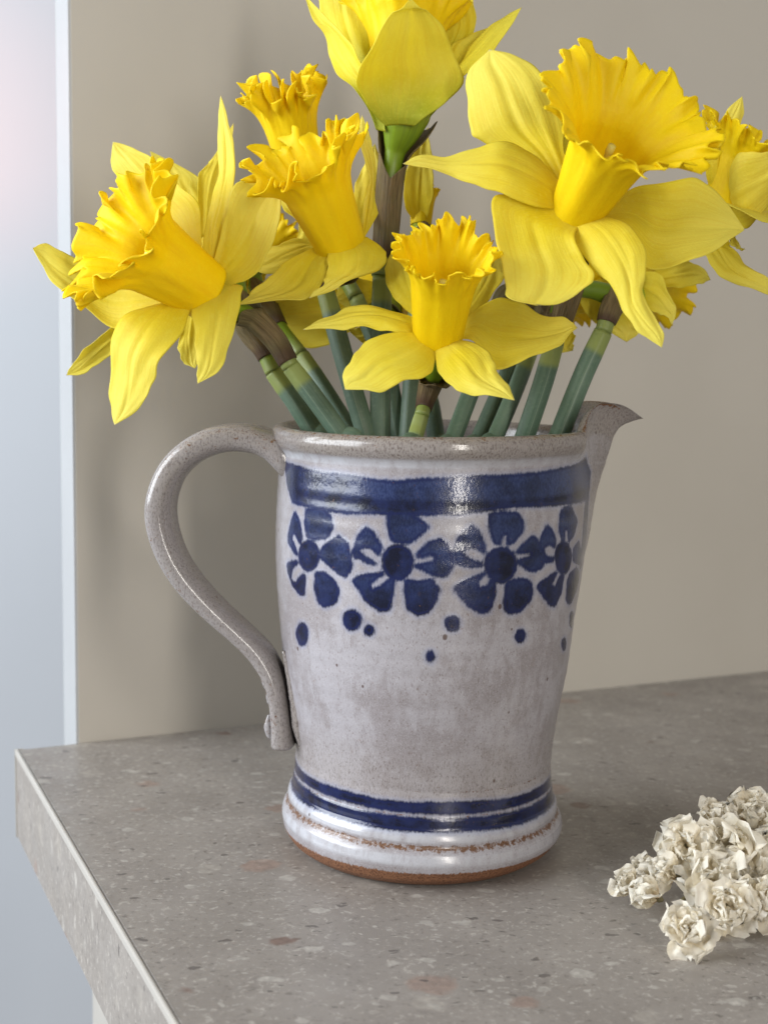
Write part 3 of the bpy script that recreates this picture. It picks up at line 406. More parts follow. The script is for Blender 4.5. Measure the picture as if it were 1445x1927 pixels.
# ------------------------------------------------------------------ daffodils
FLOWERS = {
 'A': {'base': [-82.0, -30.0, 212.8], 'mouth': [-111.6, -51.0, 232.8], 'r': (10.5, 15, 27.5), 'frill': 4.4, 'petals': [(0.1, 0.5, [[-82.2, -32.0, 218.6, -77.0, -30.0, 218.8], [-83.0, -26.0, 231.4, -76.3, -28.0, 231.3], [-80.3, -23.0, 245.1, -72.7, -30.0, 243.2], [-78.8, -20.0, 255.5, -71.8, -28.0, 252.7], [-78.9, -18.0, 266.5, -73.0, -24.0, 265.1], [-79.1, -16.0, 275.6, -75.5, -19.0, 274.5], [-78.3, -15.0, 282.8, -78.3, -15.0, 282.8]]), (-0.14, 0.5, [[-80.0, -33.0, 217.6, -78.7, -30.0, 213.7], [-76.8, -32.0, 229.0, -71.2, -36.0, 214.4], [-74.1, -32.0, 241.6, -63.2, -39.0, 218.5], [-70.9, -31.0, 250.0, -57.5, -40.0, 228.7], [-64.4, -29.0, 252.8, -54.8, -36.0, 240.9], [-56.0, -30.0, 250.6, -56.0, -30.0, 250.6]]), (0.12, 0.5, [[-85.9, -34.0, 209.1, -78.4, -32.0, 215.0], [-85.3, -40.0, 204.9, -68.5, -36.0, 214.3], [-83.7, -45.0, 199.9, -67.9, -42.0, 209.5], [-82.3, -50.0, 194.0, -69.9, -48.0, 197.5], [-81.6, -53.0, 187.6, -72.3, -53.0, 187.9], [-81.2, -55.0, 183.1, -75.5, -55.0, 183.5], [-81.0, -56.0, 180.4, -81.0, -56.0, 180.4]]), (0.14, 0.5, [[-92.7, -32.0, 209.0, -86.6, -34.0, 208.4], [-102.2, -34.0, 206.3, -86.4, -39.0, 204.6], [-110.6, -36.0, 201.9, -88.8, -44.0, 196.6], [-114.2, -38.0, 192.2, -95.2, -46.0, 187.9], [-114.0, -38.0, 183.5, -97.7, -46.0, 180.9], [-114.5, -38.0, 174.1, -99.7, -45.0, 175.3], [-113.6, -39.0, 168.7, -104.4, -43.0, 169.8], [-112.2, -41.0, 165.0, -112.2, -41.0, 165.0]]), (-0.12, 0.5, [[-92.2, -26.0, 215.0, -93.0, -30.0, 208.1], [-109.2, -16.0, 217.9, -104.3, -28.0, 201.9], [-122.6, -12.0, 220.7, -115.4, -24.0, 198.7], [-134.3, -10.0, 225.5, -128.0, -20.0, 206.8], [-142.0, -10.0, 229.2, -139.6, -16.0, 215.4], [-145.6, -11.0, 229.0, -144.2, -13.0, 221.7], [-147.7, -12.0, 227.7, -147.7, -12.0, 227.7]]), (0.12, 0.5, [[-88.1, -26.0, 220.5, -83.4, -28.0, 228.5], [-97.9, -16.0, 231.9, -85.0, -24.0, 242.2], [-107.3, -10.0, 241.9, -91.3, -18.0, 249.5], [-117.9, -6.0, 255.3, -103.6, -11.0, 260.4], [-120.0, -5.0, 260.9, -112.0, -7.0, 265.2], [-119.3, -5.0, 267.3, -119.3, -5.0, 267.3]])], 'stem': [[-33.5, -25.0, 162.4], [-42.6, -23.0, 174.4], [-52.0, -20.0, 186.1]], 'neck': [[-52.0, -20.0, 186.1], [-57.8, -19.0, 195.6], [-65.5, -20.0, 203.2], [-73.3, -25.0, 207.7]], 'auto': [], 'sr': 4.1, 'spathe': (0.05, 0.62, 1.3), 'lobes': 12, 'seed': 3},
 'A2': {'base': [-80.0, 15.0, 218.0], 'mouth': [-101.0, 52.0, 224.8], 'r': (9, 13, 22), 'frill': 4, 'petals': [(0.1, 0.5, [[-90.7, 17.0, 227.3, -88.4, 17.0, 230.3], [-101.0, 21.0, 245.0, -89.7, 21.0, 246.7], [-107.2, 23.0, 259.1, -90.4, 23.0, 252.8], [-109.8, 25.0, 264.4, -92.9, 25.0, 259.2], [-110.9, 25.0, 268.4, -110.9, 25.0, 268.4]]), (0.12, 0.5, [[-90.7, 17.0, 234.6, -85.5, 17.0, 236.2], [-91.2, 18.0, 256.5, -82.7, 18.0, 249.4], [-88.0, 19.0, 262.5, -80.2, 19.0, 264.1], [-84.8, 20.0, 267.0, -78.5, 20.0, 272.2], [-77.8, 21.0, 278.9, -77.8, 21.0, 278.9]]), (0.3, 0.5, [[-107.5, 15.0, 219.6, -106.0, 15.0, 208.6], [-117.6, 13.0, 205.4, -114.7, 13.0, 198.1], [-126.2, 11.0, 197.8, -122.5, 11.0, 190.9], [-134.2, 10.0, 190.3, -129.0, 10.0, 185.1], [-139.1, 9.0, 184.4, -134.8, 9.0, 181.4], [-140.9, 9.0, 180.8, -140.9, 9.0, 180.8]]), (0.1, 0.5, [[-96.1, 13.0, 212.3, -87.9, 13.0, 213.2], [-96.8, 9.0, 198.3, -88.8, 9.0, 201.4], [-97.2, 7.0, 191.7, -88.2, 7.0, 193.3], [-95.0, 6.0, 186.6, -89.1, 6.0, 187.5], [-90.5, 5.0, 184.4, -90.5, 5.0, 184.4]])], 'stem': [[-44.7, -4.0, 162.3], [-51.9, -3.0, 173.4], [-59.9, 0.0, 183.7]], 'neck': [[-59.9, 0.0, 183.7], [-64.4, 2.0, 192.6], [-70.6, 5.0, 200.6], [-76.3, 10.0, 208.7]], 'auto': [], 'sr': 4.2, 'spathe': (0.12, 0.6, 1.35), 'lobes': 9, 'seed': 7},
 'B': {'base': [-34.3, -20.0, 230.4], 'mouth': [-49.0, -38.0, 262.7], 'r': (9, 13, 21), 'frill': 5.0, 'petals': [(0.25, 0.5, [[-29.1, -18.0, 229.8, -25.7, -18.0, 232.6], [-27.4, -16.0, 234.4, -24.3, -16.0, 237.9], [-25.8, -14.0, 246.6, -22.7, -14.0, 247.3], [-24.2, -13.0, 253.6, -22.2, -13.0, 257.0], [-26.1, -13.0, 261.0, -23.2, -13.0, 265.2], [-28.7, -14.0, 270.3, -24.6, -14.0, 270.1], [-27.4, -15.0, 276.8, -27.4, -15.0, 276.8]]), (0.14, 0.5, [[-37.9, -23.0, 229.7, -24.9, -22.0, 233.0], [-38.5, -29.0, 225.0, -18.7, -26.0, 228.7], [-38.6, -33.0, 221.0, -17.7, -29.0, 225.3], [-39.1, -35.0, 217.4, -20.4, -32.0, 220.5], [-40.1, -36.0, 214.8, -30.1, -35.0, 217.0], [-42.7, -37.0, 212.8, -36.0, -37.0, 213.3], [-44.4, -38.0, 210.4, -44.4, -38.0, 210.4]]), (-0.12, 0.5, [[-44.1, -20.0, 229.1, -37.5, -22.0, 229.0], [-52.1, -21.0, 224.9, -38.5, -29.0, 223.1], [-58.9, -22.0, 219.2, -41.4, -33.0, 213.6], [-63.8, -23.0, 214.9, -47.9, -33.0, 210.1], [-67.0, -25.0, 211.4, -58.8, -31.0, 209.1], [-70.1, -28.0, 208.0, -70.1, -28.0, 208.0]]), (0.1, 0.5, [[-41.5, -16.0, 231.5, -40.5, -16.0, 227.7], [-50.5, -11.0, 232.9, -44.6, -11.0, 227.4], [-58.2, -8.0, 230.7, -52.6, -8.0, 223.8], [-63.5, -6.0, 227.4, -60.3, -6.0, 220.2], [-67.9, -5.0, 221.5, -67.9, -5.0, 221.5]]), (0.1, 0.5, [[-42.7, -12.0, 234.7, -36.8, -12.0, 236.7], [-55.1, -3.0, 243.0, -45.2, -3.0, 247.0], [-59.6, 3.0, 253.3, -47.7, 3.0, 259.4], [-56.0, 6.0, 265.5, -56.0, 6.0, 265.5]]), (0.1, 0.5, [[-32.9, -11.0, 234.9, -25.1, -11.0, 235.0], [-31.4, -2.0, 247.4, -19.5, -2.0, 247.6], [-27.7, 3.0, 259.7, -19.3, 3.0, 259.8], [-22.9, 5.0, 269.8, -22.9, 5.0, 269.8]])], 'stem': [[-24.3, -15.0, 162.0], [-31.9, -12.0, 186.3], [-40.4, -5.0, 214.7]], 'neck': [[-40.4, -5.0, 214.7], [-41.4, -3.0, 219.7], [-37.3, -6.0, 224.5]], 'auto': [], 'sr': 4.0, 'spathe': (0.0, 0.5, 1.2), 'lobes': 10, 'seed': 11},
 'B2': {'base': [-50.9, 30.0, 257.6], 'mouth': [-59.6, 16.0, 294.6], 'r': (8.5, 10.5, 13.5), 'frill': 5.6, 'petals': [(0.1, 0.5, [[-49.4, 33.0, 256.9, -45.2, 33.0, 259.1], [-45.3, 38.0, 247.1, -34.7, 38.0, 251.5], [-38.8, 40.0, 236.9, -30.3, 40.0, 243.3], [-32.3, 40.0, 232.7, -32.3, 40.0, 232.7]]), (0.1, 0.5, [[-51.9, 38.0, 257.5, -47.6, 38.0, 258.6], [-54.7, 50.0, 252.4, -41.6, 50.0, 254.8], [-53.1, 60.0, 249.1, -42.0, 60.0, 249.3], [-46.8, 68.0, 247.8, -46.8, 68.0, 247.8]]), (0.1, 0.5, [[-54.0, 38.0, 258.5, -48.7, 38.0, 261.7], [-59.4, 52.0, 263.3, -48.5, 52.0, 269.9], [-59.0, 62.0, 268.9, -49.1, 62.0, 273.4], [-54.0, 70.0, 274.4, -54.0, 70.0, 274.4]]), (0.1, 0.5, [[-51.5, 32.0, 254.7, -47.2, 32.0, 256.9], [-53.1, 28.0, 237.7, -42.6, 28.0, 240.0], [-53.9, 27.0, 231.4, -46.7, 27.0, 232.6], [-52.9, 26.0, 227.3, -52.9, 26.0, 227.3]])], 'stem': [[-11.8, 15.0, 160.2], [-16.8, 20.0, 184.0], [-29.6, 28.0, 213.2]], 'neck': [[-29.6, 28.0, 213.2], [-39.7, 36.0, 230.2], [-47.3, 36.0, 242.7], [-50.4, 33.0, 252.8]], 'auto': [], 'sr': 3.9, 'spathe': (0.35, 0.6, 1.3), 'lobes': 12, 'seed': 17},
 'C': {'base': [0.3, -45.0, 195.6], 'mouth': [1.9, -70.0, 228.6], 'r': (8.3, 11, 16), 'frill': 3.4, 'petals': [(0.18, 0.5, [[-7.5, -45.0, 204.1, -6.8, -48.0, 198.3], [-15.8, -41.0, 206.4, -12.3, -51.0, 198.8], [-24.1, -40.0, 207.9, -18.4, -51.0, 200.2], [-31.0, -40.0, 207.2, -25.2, -50.0, 200.4], [-37.8, -42.0, 204.0, -32.0, -49.0, 199.3], [-42.5, -44.0, 201.4, -39.3, -47.0, 199.6], [-45.9, -45.0, 199.3, -45.9, -45.0, 199.3]]), (0.1, 0.5, [[-6.8, -49.0, 198.9, -0.6, -49.0, 194.7], [-15.0, -53.0, 198.8, -0.9, -61.0, 188.0], [-22.4, -57.0, 196.4, -4.3, -68.0, 184.0], [-27.2, -61.0, 191.9, -11.5, -71.0, 182.5], [-30.0, -65.0, 187.3, -18.7, -72.0, 179.3], [-31.4, -67.0, 184.0, -25.2, -71.0, 179.8], [-30.4, -70.0, 179.7, -30.4, -70.0, 179.7]]), (0.22, 0.5, [[-0.6, -51.0, 194.0, 6.1, -51.0, 196.8], [-0.2, -61.0, 188.0, 12.0, -55.0, 195.9], [2.0, -67.0, 183.6, 16.7, -60.0, 193.1], [6.1, -71.0, 180.4, 18.8, -65.0, 188.4], [11.8, -74.0, 178.8, 20.4, -70.0, 185.0], [17.8, -76.0, 178.6, 23.1, -74.0, 181.5], [24.6, -77.0, 177.4, 24.6, -77.0, 177.4]]), (-0.1, 0.5, [[10.4, -43.0, 204.4, 8.3, -47.0, 197.2], [16.3, -37.0, 209.1, 12.9, -51.0, 195.9], [23.3, -35.0, 211.7, 19.1, -57.0, 187.5], [30.3, -36.0, 209.6, 27.4, -57.0, 189.3], [37.0, -39.0, 206.1, 35.1, -54.0, 192.9], [43.5, -43.0, 205.1, 42.1, -51.0, 195.7], [46.9, -45.0, 203.3, 46.0, -47.0, 199.5], [48.5, -46.0, 201.6, 48.5, -46.0, 201.6]]), (0.1, 0.5, [[-6.8, -42.0, 204.1, -3.4, -42.0, 206.9], [-13.7, -33.0, 209.8, -4.1, -35.0, 216.1], [-18.1, -25.0, 219.1, -4.7, -27.0, 223.5], [-16.7, -20.0, 226.5, -6.8, -22.0, 229.4], [-12.6, -18.0, 234.9, -12.6, -18.0, 234.9]]), (0.1, 0.5, [[7.1, -41.0, 204.4, 10.6, -41.0, 204.5], [10.7, -35.0, 213.6, 17.8, -35.0, 210.3], [13.1, -28.0, 220.2, 24.1, -28.0, 218.3], [16.1, -23.0, 226.2, 24.8, -23.0, 222.8], [22.7, -19.0, 230.8, 22.7, -19.0, 230.8]])], 'stem': [[-6.5, -40.0, 162.4], [-5.4, -38.0, 166.0], [-4.3, -37.0, 169.9]], 'neck': [[-4.3, -37.0, 169.9], [-2.8, -33.0, 175.4], [-0.8, -30.0, 182.4], [0.4, -36.0, 188.7]], 'auto': [], 'sr': 3.3, 'spathe': (0.1, 0.75, 1.35), 'lobes': 9, 'seed': 23},
 'D': {'base': [-12.8, 0.0, 281.8], 'mouth': [-11.4, 10.0, 329.9], 'r': (8.5, 15, 24), 'frill': 5, 'petals': [(0.16, 0.5, [[-18.8, -11.5, 273.6, -8.3, -11.5, 273.8], [-22.6, -14.0, 276.8, -4.2, -14.0, 276.8], [-26.8, -17.5, 281.5, 3.2, -13.0, 282.5], [-29.4, -20.0, 287.3, 9.1, -10.0, 290.9], [-27.8, -23.0, 292.7, 4.9, -12.0, 300.8], [-22.9, -25.0, 301.1, 1.2, -16.0, 307.1], [-18.0, -25.0, 309.0, -3.5, -20.0, 311.4], [-14.1, -25.0, 311.6, -7.3, -23.0, 312.6], [-10.9, -24.0, 315.5, -10.9, -24.0, 315.5]]), (0.2, 0.5, [[-22.3, -5.0, 273.2, -18.8, -7.0, 272.2], [-24.4, -6.0, 278.5, -20.3, -8.0, 278.2], [-30.2, -6.0, 287.2, -25.3, -10.0, 289.3], [-37.2, 0.0, 294.1, -27.1, -10.0, 295.0], [-41.2, 4.0, 302.0, -31.2, -6.0, 302.8], [-41.8, 4.0, 308.9, -36.3, -2.0, 309.0], [-46.5, 4.0, 314.0, -42.2, 2.0, 315.3], [-50.0, 6.0, 323.6, -50.0, 6.0, 323.6]]), (0.12, 0.5, [[-25.3, 0.0, 282.2, -19.7, 0.0, 283.7], [-31.5, 10.0, 295.1, -23.6, 10.0, 298.0], [-40.7, 18.0, 310.6, -26.0, 12.0, 313.0], [-45.0, 22.0, 324.2, -27.3, 16.0, 325.8], [-44.2, 24.0, 336.7, -29.4, 20.0, 336.6], [-37.1, 26.0, 350.1, -37.1, 26.0, 350.1]]), (0.15, 0.5, [[-8.2, -4.0, 275.6, -5.4, -4.0, 275.0], [-4.1, -3.0, 282.1, -0.5, -3.0, 281.1], [3.6, 0.0, 292.3, 6.4, -8.0, 289.2], [8.6, 4.0, 299.4, 9.3, -10.0, 291.9], [12.7, 4.0, 305.0, 17.7, -8.0, 298.5], [19.3, 4.0, 312.7, 22.7, -3.0, 305.7], [25.2, 4.0, 316.9, 27.1, 0.0, 312.9], [30.7, 3.0, 319.5, 30.7, 3.0, 319.5]]), (0.12, 0.5, [[-6.8, 3.0, 284.4, -2.5, 3.0, 283.1], [2.4, 8.0, 298.7, 8.9, 8.0, 295.4], [5.2, 10.0, 306.2, 12.4, 10.0, 302.8], [10.2, 12.0, 310.5, 16.1, 12.0, 307.5], [20.7, 14.0, 315.1, 20.7, 14.0, 315.1]]), (0.12, 0.5, [[-11.1, 6.0, 284.9, -5.3, 6.0, 285.0], [-2.5, 14.0, 299.9, 4.7, 14.0, 300.7], [3.5, 18.0, 314.9, 13.8, 18.0, 313.0], [3.7, 20.0, 324.5, 14.1, 20.0, 324.7], [4.3, 22.0, 334.9, 12.4, 22.0, 335.0], [10.0, 24.0, 348.2, 10.0, 24.0, 348.2]])], 'stem': [[-18.8, -14.0, 161.4], [-19.3, -9.0, 188.5], [-19.2, -4.0, 220.1]], 'neck': [[-19.2, -4.0, 220.1], [-17.9, -1.0, 237.9], [-17.0, 0.0, 253.7], [-15.4, 0.0, 265.3]], 'auto': [], 'sr': 4.5, 'spathe': (0.08, 0.93, 1.75), 'lobes': 9, 'seed': 31},
 'E': {'base': [46.3, -50.0, 240.5], 'mouth': [59.3, -82.0, 271.1], 'r': (9, 14.5, 28.5), 'frill': 3.6, 'petals': [(0.14, 1.2, [[37.9, -48.0, 248.7, 44.0, -48.0, 250.5], [28.7, -40.0, 258.2, 42.4, -44.0, 261.3], [15.1, -34.0, 265.1, 42.2, -40.0, 270.5], [11.1, -32.0, 269.5, 39.1, -38.0, 280.8], [9.4, -30.0, 280.4, 33.6, -36.0, 289.1], [9.9, -29.0, 289.8, 25.7, -33.0, 294.8], [17.0, -30.0, 297.2, 17.0, -30.0, 297.2]]), (0.16, 0.5, [[40.2, -50.0, 250.2, 40.2, -53.0, 240.4], [31.9, -48.0, 258.9, 30.9, -58.0, 241.1], [21.7, -47.0, 263.3, 20.3, -59.0, 245.2], [12.9, -48.0, 261.3, 12.2, -58.0, 247.4], [1.5, -50.0, 257.8, 3.2, -55.0, 251.2], [-7.3, -52.0, 257.9, -5.5, -54.0, 253.3], [-12.6, -54.0, 254.7, -12.6, -54.0, 254.7]]), (-0.1, 0.8, [[40.0, -54.0, 242.0, 47.0, -55.0, 236.1], [18.9, -56.0, 244.9, 44.3, -63.0, 230.7], [17.3, -62.0, 235.8, 47.0, -67.0, 223.4], [19.5, -68.0, 223.7, 50.4, -70.0, 217.8], [21.1, -72.0, 214.3, 46.6, -72.0, 213.8], [22.5, -75.0, 209.9, 39.4, -74.0, 209.2], [31.6, -76.0, 208.2, 31.6, -76.0, 208.2]]), (0.25, 0.5, [[44.3, -56.0, 234.3, 51.2, -55.0, 239.6], [45.9, -62.0, 227.0, 61.9, -62.0, 235.3], [51.7, -68.0, 218.4, 66.3, -69.0, 226.9], [56.1, -72.0, 214.5, 65.9, -73.0, 217.5], [58.8, -76.0, 206.5, 65.3, -76.0, 211.6], [62.7, -79.0, 200.8, 68.5, -78.0, 205.0], [67.2, -80.0, 197.5, 71.4, -80.0, 199.9], [70.8, -81.0, 195.1, 70.8, -81.0, 195.1]]), (-0.12, 0.5, [[54.5, -50.0, 241.8, 50.6, -54.0, 237.1], [67.2, -44.0, 249.4, 62.1, -59.0, 233.0], [80.6, -41.0, 252.1, 68.5, -64.0, 221.7], [89.2, -42.0, 252.5, 78.9, -63.0, 222.6], [96.1, -45.0, 247.4, 89.3, -60.0, 226.4], [100.3, -48.0, 240.7, 97.6, -55.0, 231.7], [103.2, -51.0, 235.3, 103.2, -51.0, 235.3]]), (0.1, 0.5, [[48.3, -44.0, 244.1, 54.6, -44.0, 242.4], [52.8, -34.0, 259.4, 70.1, -34.0, 256.1], [61.8, -26.0, 273.1, 77.4, -26.0, 271.6], [74.0, -22.0, 284.7, 74.0, -22.0, 284.7]])], 'stem': [[35.0, -14.0, 161.9], [40.4, -17.0, 180.8], [44.1, -20.0, 196.4]], 'neck': [[44.1, -20.0, 196.4], [47.0, -20.0, 207.0], [49.5, -24.0, 220.2], [48.5, -36.0, 232.4]], 'auto': [], 'sr': 4.2, 'spathe': (0.1, 0.55, 1.3), 'lobes': 11, 'seed': 41},
 'F': {'base': [111.6, 10.0, 249.5], 'mouth': [122.0, 4.0, 276.4], 'r': (9, 13, 21), 'frill': 4, 'petals': [(0.2, 0.5, [[107.6, 10.0, 249.3, 111.3, 10.0, 249.4], [103.3, 6.0, 258.0, 110.2, 6.0, 253.6], [101.0, 3.0, 264.7, 111.6, 3.0, 262.9], [100.9, 2.0, 272.7, 111.5, 2.0, 269.3], [105.3, 2.0, 279.5, 113.2, 2.0, 277.9], [109.6, 3.0, 285.1, 114.7, 3.0, 283.8], [114.1, 4.0, 289.2, 114.1, 4.0, 289.2]]), (-0.12, 0.5, [[110.2, 8.0, 250.7, 111.4, 8.0, 248.1], [109.7, 2.0, 257.7, 113.2, 4.0, 243.7], [110.3, -6.0, 265.9, 116.5, -2.0, 240.4], [115.0, -10.0, 266.8, 122.1, -4.0, 246.1], [121.0, -12.0, 267.1, 127.0, -6.0, 253.0], [127.1, -12.0, 266.6, 130.7, -8.0, 258.8], [134.9, -10.0, 263.6, 134.9, -10.0, 263.6]]), (0.12, 0.5, [[111.9, 10.0, 247.3, 108.3, 10.0, 246.7], [112.0, 4.0, 235.4, 103.8, 4.0, 233.3], [113.2, 2.0, 232.5, 103.2, 2.0, 229.5], [117.7, 0.0, 227.1, 106.4, 0.0, 223.7], [122.5, -2.0, 223.5, 113.3, -2.0, 220.0], [127.5, -3.0, 220.4, 122.6, -3.0, 216.8], [133.9, -4.0, 212.8, 133.9, -4.0, 212.8]]), (0.1, 0.5, [[112.9, 14.0, 248.8, 114.0, 14.0, 247.2], [114.1, 13.0, 239.3, 116.8, 13.0, 238.3], [115.1, 12.0, 235.1, 118.4, 12.0, 233.3], [120.1, 12.0, 233.6, 120.1, 12.0, 233.6]])], 'stem': [[49.8, 2.0, 161.7], [58.5, 6.0, 183.9], [66.2, 9.0, 201.0]], 'neck': [[66.2, 9.0, 201.0], [69.6, 12.0, 210.2], [77.0, 22.0, 223.0], [92.7, 30.0, 238.3], [106.9, 20.0, 245.9]], 'auto': [1, 3], 'sr': 4.2, 'spathe': (0.08, 0.3, 1.3), 'lobes': 9, 'seed': 53},
 'G': {'base': [81.3, 30.0, 215.5], 'mouth': [95.0, 66.0, 223.8], 'r': (9, 12, 19), 'frill': 4, 'petals': [(0.3, 0.5, [[84.0, 30.0, 222.9, 84.6, 30.0, 220.2], [88.6, 26.0, 225.4, 91.6, 26.0, 219.3], [95.2, 24.0, 228.1, 98.3, 24.0, 219.3], [102.0, 23.0, 229.0, 104.5, 23.0, 220.2], [107.0, 23.0, 226.7, 108.3, 23.0, 221.6], [109.9, 23.0, 222.3, 109.9, 23.0, 222.3]]), (0.15, 0.5, [[81.7, 30.0, 223.9, 82.0, 30.0, 218.5], [83.8, 24.0, 225.2, 82.7, 24.0, 213.9], [89.8, 21.0, 223.6, 86.6, 21.0, 209.6], [93.8, 20.0, 215.6, 90.3, 20.0, 208.6], [96.5, 20.0, 209.7, 93.1, 20.0, 207.0], [94.9, 20.0, 204.6, 94.9, 20.0, 204.6]]), (0.12, 0.5, [[72.5, 30.0, 221.6, 79.9, 30.0, 217.7], [64.4, 24.0, 221.2, 78.0, 24.0, 213.4], [58.0, 20.0, 214.1, 79.5, 20.0, 207.8], [63.6, 18.0, 205.7, 80.8, 18.0, 203.2], [69.8, 18.0, 201.5, 81.4, 18.0, 200.7], [76.9, 17.0, 197.4, 76.9, 17.0, 197.4]]), (0.1, 0.5, [[79.4, 34.0, 218.4, 85.8, 34.0, 218.5], [76.8, 40.0, 228.2, 87.6, 40.0, 228.4], [77.1, 44.0, 237.0, 85.8, 44.0, 237.2], [81.9, 48.0, 246.0, 81.9, 48.0, 246.0]]), (0.1, 0.5, [[78.7, 36.0, 217.4, 81.0, 36.0, 213.2], [72.8, 48.0, 224.3, 75.4, 48.0, 215.7], [67.3, 56.0, 229.0, 69.8, 56.0, 220.3], [63.5, 60.0, 227.0, 63.5, 60.0, 227.0]]), (0.1, 0.5, [[84.0, 36.0, 219.6, 87.4, 36.0, 215.4], [94.2, 46.0, 228.9, 97.7, 46.0, 222.5], [99.9, 54.0, 236.0, 103.5, 54.0, 229.5], [103.4, 60.0, 236.4, 103.4, 60.0, 236.4]])], 'stem': [[24.6, -6.0, 160.8], [32.1, 2.0, 177.5], [38.8, 8.0, 194.4]], 'neck': [[38.8, 8.0, 194.4], [42.6, 12.0, 206.1], [48.6, 10.0, 214.9], [61.4, 14.0, 217.3], [73.5, 24.0, 215.6]], 'auto': [], 'sr': 4.0, 'spathe': (0.05, 0.35, 1.35), 'lobes': 9, 'seed': 61},
 'H': {'base': [-19.8, 38.0, 209.4], 'mouth': [-14.6, 78.0, 217.5], 'r': (9, 12, 19), 'frill': 4, 'petals': [(0.1, 0.5, [[-22.0, 36.0, 219.7, -21.9, 36.0, 212.6], [-29.1, 33.0, 221.0, -23.0, 33.0, 211.4], [-34.0, 32.0, 219.8, -26.2, 32.0, 209.2], [-37.2, 32.0, 216.5, -32.2, 32.0, 209.0], [-37.2, 32.0, 211.7, -37.2, 32.0, 211.7]]), (0.15, 0.5, [[-21.8, 36.0, 207.7, -21.2, 36.0, 201.2], [-26.1, 33.0, 201.6, -23.3, 33.0, 197.3], [-31.6, 32.0, 200.9, -25.4, 32.0, 194.5], [-33.1, 32.0, 200.6, -33.1, 32.0, 200.6]])], 'stem': [[3.2, 22.0, 159.4], [-0.0, 26.0, 174.7], [-6.8, 34.0, 190.3]], 'neck': [[-6.8, 34.0, 190.3], [-11.3, 36.0, 201.0], [-15.7, 34.0, 206.8]], 'auto': [1], 'sr': 3.9, 'spathe': (0.05, 0.5, 1.3), 'lobes': 9, 'seed': 67},
 'I': {'base': [44.8, 26.0, 211.2], 'mouth': [56.9, 60.0, 222.4], 'r': (9, 12, 19), 'frill': 4, 'petals': [(0.12, 0.5, [[47.9, 26.0, 205.8, 52.0, 26.0, 206.9], [49.1, 21.0, 196.7, 56.6, 21.0, 200.8], [49.6, 20.0, 192.7, 56.5, 20.0, 196.3], [56.4, 20.0, 193.7, 56.4, 20.0, 193.7]]), (0.12, 0.5, [[39.8, 26.0, 202.6, 43.9, 26.0, 202.7], [35.0, 20.0, 190.4, 40.5, 20.0, 192.5], [33.6, 19.0, 182.3, 36.8, 19.0, 183.9], [32.5, 19.0, 176.2, 35.7, 19.0, 179.3], [31.5, 18.0, 173.2, 31.5, 18.0, 173.2]]), (0.1, 0.5, [[42.6, 30.0, 214.5, 48.0, 30.0, 214.6], [39.0, 38.0, 223.2, 51.9, 38.0, 223.4], [41.4, 44.0, 234.3, 52.3, 44.0, 232.3], [48.4, 50.0, 241.3, 48.4, 50.0, 241.3]]), (0.1, 0.5, [[47.2, 32.0, 213.6, 48.4, 32.0, 209.4], [57.0, 42.0, 215.1, 59.4, 42.0, 207.7], [64.6, 50.0, 217.7, 67.0, 50.0, 211.2], [71.1, 56.0, 215.9, 71.1, 56.0, 215.9]])], 'stem': [[8.8, -6.0, 160.1], [15.1, 2.0, 176.4], [21.5, 10.0, 192.6]], 'neck': [[21.5, 10.0, 192.6], [25.6, 14.0, 205.4], [29.9, 18.0, 214.8], [37.3, 20.0, 215.1]], 'auto': [], 'sr': 4.1, 'spathe': (0.15, 0.7, 1.35), 'lobes': 9, 'seed': 71},
 'J': {'base': [45.7, 30.0, 278.7], 'mouth': [40.9, 22.0, 296.2], 'r': (8, 10.5, 13), 'frill': 3.5, 'petals': [(0.1, 0.5, [[46.3, 33.0, 278.2, 50.4, 33.0, 280.3], [50.2, 36.0, 267.3, 60.6, 36.0, 271.6], [55.0, 38.0, 259.3, 65.5, 38.0, 263.6], [63.6, 38.0, 255.3, 63.6, 38.0, 255.3]]), (0.1, 0.5, [[43.1, 33.0, 277.1, 47.4, 33.0, 276.1], [37.4, 36.0, 267.1, 48.1, 36.0, 265.2], [36.8, 38.0, 259.0, 46.5, 38.0, 257.1], [40.3, 38.0, 250.7, 40.3, 38.0, 250.7]]), (0.1, 0.5, [[48.6, 36.0, 281.7, 50.6, 36.0, 284.9], [57.0, 44.0, 285.2, 60.0, 44.0, 293.6], [66.3, 50.0, 290.6, 68.3, 50.0, 296.9], [73.3, 54.0, 295.6, 73.3, 54.0, 295.6]])], 'stem': [[20.1, 6.0, 159.9], [27.9, 12.0, 177.7], [36.6, 18.0, 197.4]], 'neck': [[36.6, 18.0, 197.4], [42.0, 24.0, 214.2], [45.8, 32.0, 241.8], [46.9, 32.0, 262.6]], 'auto': [], 'sr': 4.1, 'spathe': (0.2, 0.45, 1.3), 'lobes': 9, 'seed': 79},
